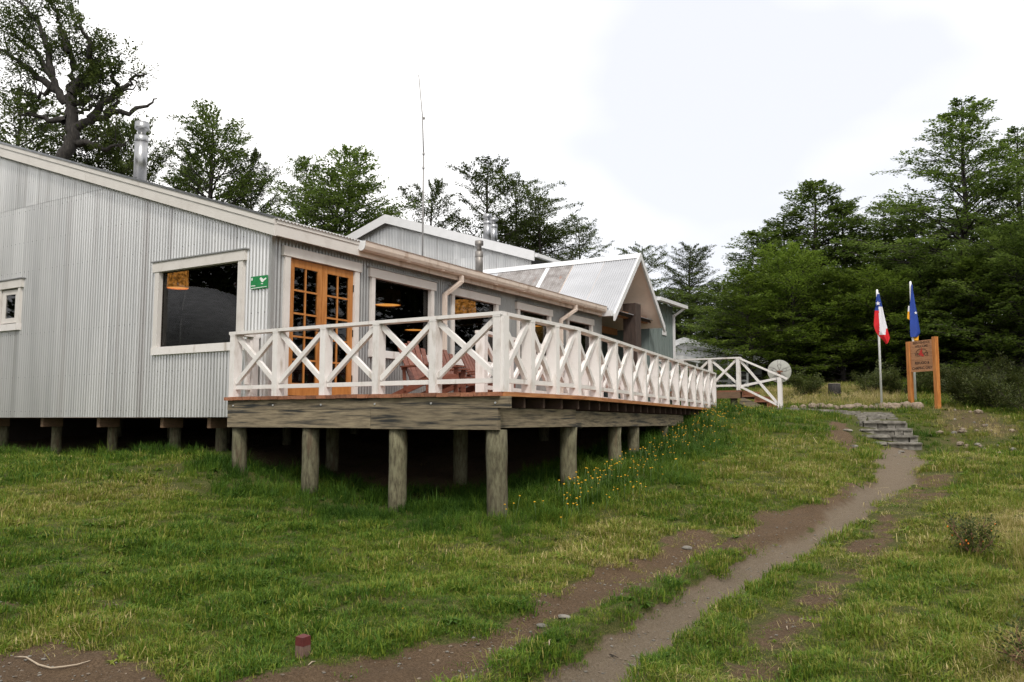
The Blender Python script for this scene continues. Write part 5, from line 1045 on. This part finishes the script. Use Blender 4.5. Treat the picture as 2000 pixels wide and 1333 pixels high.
# ------------------------------------------------------------------ shrubs
def shrub(loc, r, h, label, seed, n=230, m='shrub_leaf', leaf=.05, per=26, berries=0, stems=9, wood='twig_dark'):
    rng = np.random.default_rng(seed); V, F, LV = [], [], []
    for k in range(stems):
        az = rng.random()*6.28; d = unit(np.array([math.cos(az)*r*.8, math.sin(az)*r*.8, h*rng.uniform(.6, 1.0)])); L = math.hypot(r*.8, h)*rng.uniform(.6, 1); s = np.linspace(0, 1, 5); pts = d[None]*(s*L)[:, None]+np.cumsum(rng.normal(0, .02*L, (5, 3)), 0)*s[:, None]; tube_np(V, F, pts, (.012 if r > .6 else .0045)*(1-s*.8)+.0012, 5)
        for q in range(max(1, n//stems)):
            f = rng.uniform(.2, 1); i = f*3.99; a = int(i); P = pts[a]*(1-i+a)+pts[a+1]*(i-a); dd = unit(d+rng.normal(0, .6, 3)); l = rng.uniform(.12, .34)*(r+.3); tube_np(V, F, np.stack([P, P+dd*l*.6, P+dd*l]), [.003, .002, .001], 3)
            if per: spray(rng, P+dd*l*.2, dd, l, per, leaf, LV, width=.5)
    t = thing('shrub', label, 'shrub', (0, 0, 0), 'shrubs at the edge of the clearing'); me = npmesh('stems', np.concatenate(V), np.concatenate(F), smooth=True); link('stems', me, wood, t)
    if LV:
        C, D, Nn, s = [np.concatenate([l[i] for l in LV]) for i in range(4)]; k = len(C); cm = npmesh('foliage', leaves_np(C, D, Nn, s, rng), np.arange(k*4).reshape(k, 4), np.clip(rng.normal(.45, .22, k), 0, 1)); link('foliage', cm, m, t)
        if berries:
            b = MB()
            for q in range(berries):
                c = C[rng.integers(k)]; c = c if c[2] > h*.3 else c+[0, 0, h*.4]
                b.lathe([(.001, -.011), (.010, 0), (.001, .011)], c, 6)
            obj('berries', b, 'berry', t)
    t.location = loc
for i, (x, y, D, r, h, lab) in enumerate(((1890, 800, 23.5, .9, .85, 'dark leafy shrub behind the wooden sign post nearer the picture edge'), (1945, 805, 23, 1.1, 1.1, 'large dark shrub on the bank above the rubble'), (2000, 815, 22, 1.1, 1.0, 'dark shrub on the bank, cut by the picture edge'), (1985, 770, 27, 1.3, 1.2, 'shrub at the forest foot near the picture edge'), (1905, 765, 27, 1.3, 1.0, 'low shrub at the forest foot behind the sign'), (1850, 765, 28, 1.1, .9, 'low shrub seen between the sign posts and the forest'), (1700, 770, 29, .9, .8, 'low shrub behind the flagpole with the star flag'), (1570, 765, 29.5, .8, .7, 'brownish low shrub beside the satellite dish'), (1760, 775, 28, .8, .7, 'low shrub seen between the flagpole and the sign'))):
    X, Y, _ = px(x, y, D); u, v = to_uv(X, Y); shrub((u, v, gz(u, v)-.05), r, h, lab, 70+i)
shrub((9.15, .42, gz(9.15, .42)-.03), .22, .34, 'thorny little shrub with orange berries in the rough grass', 91, 90, leaf=.024, per=16, berries=10, stems=9, wood='rust_post')
shrub((6.9, -.2, gz(6.9, -.2)-.03), .25, .28, 'dark twiggy shrub in the rough grass at the picture edge', 92, 90, leaf=.024, per=14, stems=9, wood='rust_post')
shrub((5.75, -.02, gz(5.75, -.02)-.03), .2, .22, 'dark sprawling twigs in the rough grass at the bottom picture corner', 93, 80, leaf=.024, per=14, stems=9, wood='rust_post')
# ------------------------------------------------------------------ grass
def tuft(name, n, spread, l0, l1, w, droop, seed, dry=.0):
    rng = np.random.default_rng(seed); v, f, tt = [], [], []
    for i in range(n):
        a = rng.random()*6.28; r = spread*math.sqrt(rng.random()); c = np.array([r*math.cos(a), r*math.sin(a), -.01]); az = a+rng.normal(0, 1.1); L = rng.uniform(l0, l1); le = rng.uniform(.15, droop); d = np.array([math.cos(az), math.sin(az), 0]); s = np.array([-d[1], d[0], 0])*w*rng.uniform(.7, 1.3)
        m1 = c+d*L*.22*le+np.array([0, 0, L*.5]); tp = c+d*L*le*.95+np.array([0, 0, L*(1-.42*le)]); b = len(v); v += [c-s, c+s, m1+s*.8, m1-s*.8, tp]; f.append((b, b+1, b+2, b+3)); f.append((b+3, b+2, b+4)); q = rng.normal(dry, .10)+(rng.random() < .10)*.28; tt += [q, q]
    me = bpy.data.meshes.new(name); me.from_pydata([tuple(x) for x in v], [], f); at = me.attributes.new('blade', 'FLOAT', 'FACE'); at.data.foreach_set('value', tt); me.materials.append(MAT['grass_blade']); me.update()
    return bpy.data.objects.new(name, me)
gc = bpy.data.collections.new('tufts')
TU = [tuft('tuft_a', 46, .085, .022, .055, .0026, 1.1, 1), tuft('tuft_b', 46, .085, .018, .045, .0026, 1.3, 2), tuft('tuft_c', 40, .07, .04, .09, .0028, 1.0, 3),
      tuft('tuft_d', 34, .07, .07, .19, .0030, .85, 4), tuft('tuft_e', 30, .06, .12, .28, .0030, .8, 5), tuft('tuft_f', 26, .07, .10, .30, .0022, 1.1, 6, .05), tuft('tuft_g', 36, .10, .012, .04, .0022, 1.3, 7), tuft('tuft_h', 14, .16, .03, .09, .0016, 2.1, 8, .36), tuft('tuft_i', 11, .02, .035, .065, .0085, 1.9, 9, -.06)]
for i, o in enumerate(TU): o.name = 'tuft_%d' % i; gc.objects.link(o)
def scatter(n, xl, xr, y0, y1):
    y = np.sqrt(RNG.random(n)*(y1*y1-y0*y0)+y0*y0); x = (RNG.random(n)*(xr-xl)+xl)*y; return to_uv(x, y)
def lawn():
    U_, V_, S_, K_, T_ = [], [], [], [], []
    for y0, y1, dens, sc in ((3.6, 6.2, 430, 1.0), (6.2, 8.5, 330, 1.08), (8.5, 11.5, 210, 1.22), (11.5, 16, 105, 1.5), (16, 24, 48, 2.0), (24, 34, 22, 2.7)):
        n = int(dens*.5*(y1*y1-y0*y0)*1.9); u, v = scatter(n, -.95, .95, y0, y1); d, p = masks(u, v); x, y = to_xy(u, v)
        fine = fbm(u, v, 6, 3, 40); keep = RNG.random(n) > np.clip((d-.10)*1.35, 0, .995)+(fine < .22)*.12
        keep &= sdf(POLY['under_house'], u, v) < -.45; keep &= ~((sdf([(10.2, 9.9), (10.2, 7.0), (12, 6.9), (21, 8.2), (21, 9.9)], u, v) > .3) & (RNG.random(n) < .85))
        keep &= sdf([(21.1, 1.9), (21.2, 3.2), (24.2, 4.2), (24.2, 6.1), (25.1, 6.1), (25.2, 3.3), (24.9, 2.9), (23.0, 2.4)], u, v) < 0
        keep &= ~((u > 25.05) & (u < 27.1) & (v > 5.95) & (v < 10))
        u, v, d, x, y, fine = [a[keep] for a in (u, v, d, x, y, fine)]; n = len(u)
        dd = sdf([(8.75, 10.3), (8.75, 5.4), (10.9, 5.4), (22.9, 7.15), (22.9, 10)], u, v); dh = np.where(v > 9.5, u-9.9, -9)
        wob = .5*(fbm(u, v, 1.6, 3, 50)-.5)
        lush = np.maximum(sst(dd+wob, -1.15, -.35), sst(dh+wob, -1.2, -.25)); lush = np.maximum(lush, .8*sst(sdf([(10.9, 5.6), (12, 4.2), (17, 5.2), (22, 6.6), (22.9, 7.3)], u, v)+wob, -.5, .2))
        strip = ((sdf(POLY['path'], u, v) > -.5) & (v > 2.25) & (u < 9) & (u > 4.6) & (sdf(POLY['track'], u, v) < 0)); lush = np.maximum(lush, np.where(strip, .12, 0))
        rough = sst(x/np.maximum(y, .1), .50, .64)*sst(-y, -13, -9); dryf = sst(sdf([(27.6, 6.6), (26.2, 4.2), (26.6, 3.6), (28.5, 3.2), (33, 4.0), (33, 8.5), (29, 8)], u, v), -.8, .3)
        rim = sst(sdf([(20.6, 1.6), (21.3, 1.9), (23.0, 2.4), (23.9, 2.6), (23.6, 1.9), (21.8, 1.4)], u, v), -.3, .1)
        k = np.where(RNG.random(n) < .55, 0, 1); k = np.where((RNG.random(n) < .12), 2, k); k = np.where(d > .22, np.where(RNG.random(n) < .7, 6, 1), k)
        q = RNG.random(n); k = np.where(q < lush*.85, 3, k); k = np.where(q < (lush-.55)*.5, 4, k); k = np.where(RNG.random(n) < rough*.34, 5, k); k = np.where(RNG.random(n) < dryf*.8, 5, k); k = np.where(RNG.random(n) < rim*.7, 3, k)
        k = np.where((RNG.random(n) < .06), 8, k); k = np.where(RNG.random(n) < .03+.12*(d > .15), 7, k)
        soilm = sst(sdf(POLY['soil'], u, v), -.3, .3); k = np.where(RNG.random(n) < soilm*.5, 5, k)
        dry = .60*sst(fbm(u, v, .55, 4, 60), .44, .64)+.34*sst(fbm(u, v, 2.4, 3, 61), .46, .66)
        for (cu, cv), rr_, a_ in (((6.07, 10.77), 1.1, .55), ((7.0, 10.36), .9, .5), ((6.75, 8.86), .7, .4), ((7.03, 5.47), .9, .42), ((7.75, 4.66), .9, .42), ((8.4, 3.78), .9, .35), ((6.48, 4.45), .7, .2), ((11.0, .5), 1.4, .35), ((6.42, .39), 1.3, .35), ((8.8, 1.28), 1.2, .3), ((13, .6), 2.5, .3), ((10.5, 3.6), 1.5, .25), ((6.0, 1.0), 1.2, .25), ((9.5, .3), 1.6, .3), ((15, 3.5), 2.0, .2)): dry = dry+a_*np.exp(-((u-cu)**2+(v-cv)**2)/rr_**2)
        for (cu, cv), rr_, a_ in (((5.3, 7.6), 1.3, .5), ((4.8, 5.6), 1.0, .35), ((5.4, 6.4), .9, .35)): dry = dry-a_*np.exp(-((u-cu)**2+(v-cv)**2)/rr_**2)
        tint = .27+.32*np.clip(dry, 0, 1.1)+RNG.normal(0, .075, n)+.22*rough+.38*dryf+.25*soilm-.20*lush+.10*np.clip(d*2, 0, 1)*(d > .12)-.08*rim
        clump = .72+.75*sst(fbm(u, v, 3.6, 3, 77), .34, .68); s = sc*RNG.uniform(.75, 1.25, n)*clump*(1-.25*np.clip(d*2, 0, 1)); s = np.where((k >= 3) & (k < 6), s/(sc**.62)*(.62+.22*lush)*np.where((u < 8.95) & (v < 9), .72, 1), s)
        U_.append(u); V_.append(v); S_.append(s); K_.append(k); T_.append(np.clip(tint, .03, .95))
    u, v, s, k, t = [np.concatenate(a) for a in (U_, V_, S_, K_, T_)]; return u, v, s, k, t
def instancer(name, u, v, z, s, k, t, coll, label, cat):
    n = len(u); me = bpy.data.meshes.new(name); me.vertices.add(n); me.vertices.foreach_set('co', np.stack([u, v, z], 1).astype(np.float32).ravel())
    for nm, ty, val in (('size', 'FLOAT', s), ('tint', 'FLOAT', t), ('turn', 'FLOAT', RNG.random(n)*6.283), ('tilt', 'FLOAT', RNG.normal(0, .12, n)), ('pick', 'INT', k)):
        a = me.attributes.new(nm, ty, 'POINT'); a.data.foreach_set('value', np.ascontiguousarray(val, np.int32 if ty == 'INT' else np.float32))
    o = link(name, me, None, kind='stuff'); o['label'] = label; o['category'] = cat
    g = bpy.data.node_groups.new(name, 'GeometryNodeTree'); g.interface.new_socket('Geometry', in_out='INPUT', socket_type='NodeSocketGeometry'); g.interface.new_socket('Geometry', in_out='OUTPUT', socket_type='NodeSocketGeometry')
    gi, go = g.nodes.new('NodeGroupInput'), g.nodes.new('NodeGroupOutput'); ip = g.nodes.new('GeometryNodeInstanceOnPoints'); ci = g.nodes.new('GeometryNodeCollectionInfo'); ci.inputs['Collection'].default_value = coll; ci.inputs['Separate Children'].default_value = True; ci.inputs['Reset Children'].default_value = True
    mp = g.nodes.new('GeometryNodeMeshToPoints')
    def na(nm, ty):
        x = g.nodes.new('GeometryNodeInputNamedAttribute'); x.data_type = ty; x.inputs['Name'].default_value = nm; return x.outputs['Attribute']
    cx = g.nodes.new('ShaderNodeCombineXYZ'); g.links.new(na('tilt', 'FLOAT'), cx.inputs[0]); g.links.new(na('turn', 'FLOAT'), cx.inputs[2])
    ip.inputs['Pick Instance'].default_value = True
    L = g.links.new; L(gi.outputs[0], mp.inputs[0]); L(mp.outputs[0], ip.inputs['Points']); L(ci.outputs[0], ip.inputs['Instance']); L(na('pick', 'INT'), ip.inputs['Instance Index']); L(cx.outputs[0], ip.inputs['Rotation']); L(na('size', 'FLOAT'), ip.inputs['Scale']); L(ip.outputs[0], go.inputs[0])
    md = o.modifiers.new('scatter', 'NODES'); md.node_group = g; return o
u, v, s, k, t = lawn(); print('tufts', len(u))
instancer('grass', u, v, ground_h(u, v)-.004, s, k, t, gc, 'rough green and straw coloured grass covering the slope', 'grass')
# yellow dandelion-like flowers along the open side of the deck
fcoll = bpy.data.collections.new('flower_heads')
for i in range(2):
    m = MB(); hh = .20+.10*i; m.tube([(0, 0, 0), (.01, .004, hh*.6), (.02, 0, hh)], .0022, 4, 0)
    m.lathe([(.004, -.006), (.010, .0), (.0115, .004), (.004, .007)], (.02, 0, hh), 8, 1)
    me = m.mesh('flower'); me.materials.append(MAT['stem_green']); me.materials.append(MAT['petal']); fo = bpy.data.objects.new('flower_%d' % i, me); fcoll.objects.link(fo)
fu, fv = [], []
for _ in range(2600):
    a = U(8.4, 22.0); b = VC-.15+(0 if a < KU else (a-KU)/(EU-KU)*(EV-VC))-abs(random.gauss(0, .55))
    if a < 9.2 and R() < .75: continue
    if R() < (.20 if a < 12 else .16): fu.append(a); fv.append(b)
fu, fv = np.array(fu)[:300], np.array(fv)[:300]
extra = np.array([(4.6, 4.9), (4.75, 4.85), (5.6, 4.6), (3.6, 5.95), (3.95, 6.3), (5.2, 4.1), (8.0, 5.2), (7.7, 6.3), (6.0, 3.4), (5.0, 7.0)])
fu, fv = np.concatenate([fu, extra[:, 0]]), np.concatenate([fv, extra[:, 1]]); nf = len(fu)
instancer('yellow_flowers', fu, fv, ground_h(fu, fv), np.where(np.arange(nf) < nf-10, RNG.uniform(.8, 1.35, nf), .35), RNG.integers(0, 2, nf), np.full(nf, .5), fcoll, 'small yellow wildflowers in the long grass along the deck', 'flowers')

gcol = bpy.data.collections.new('pebbles')
for i in range(3):
    me = lump((0, 0, .3), 1, 300+i, 1, .6, (1, 1.3)).mesh('pebble'); me.materials.append(MAT['stone' if i else 'rock']); gcol.objects.link(bpy.data.objects.new('pebble_%d' % i, me))
pu_, pv_ = [], []
for y0, y1, dn in ((3.6, 7, 700), (7, 11, 300), (11, 22, 50)):
    n = int(dn*.5*(y1*y1-y0*y0)*1.5); a, b = scatter(n, -.75, .75, y0, y1); d, p = masks(a, b); kp = (d > .6) & (sdf(POLY['under_deck'], a, b) < -.5) & (sdf(POLY['under_house'], a, b) < -.5) & (RNG.random(n) < .35+.5*(fbm(a, b, 2.5, 3, 88) > .52)); pu_.append(a[kp]); pv_.append(b[kp])
pu_, pv_ = np.concatenate(pu_), np.concatenate(pv_); npb = len(pu_); print('pebbles', npb)
instancer('gravel', pu_, pv_, ground_h(pu_, pv_)+.0, .0024+.012*RNG.random(npb)**5, RNG.integers(0, 3, npb), np.full(npb, .5), gcol, 'scattered grit and pebbles on the trodden earth', 'gravel')
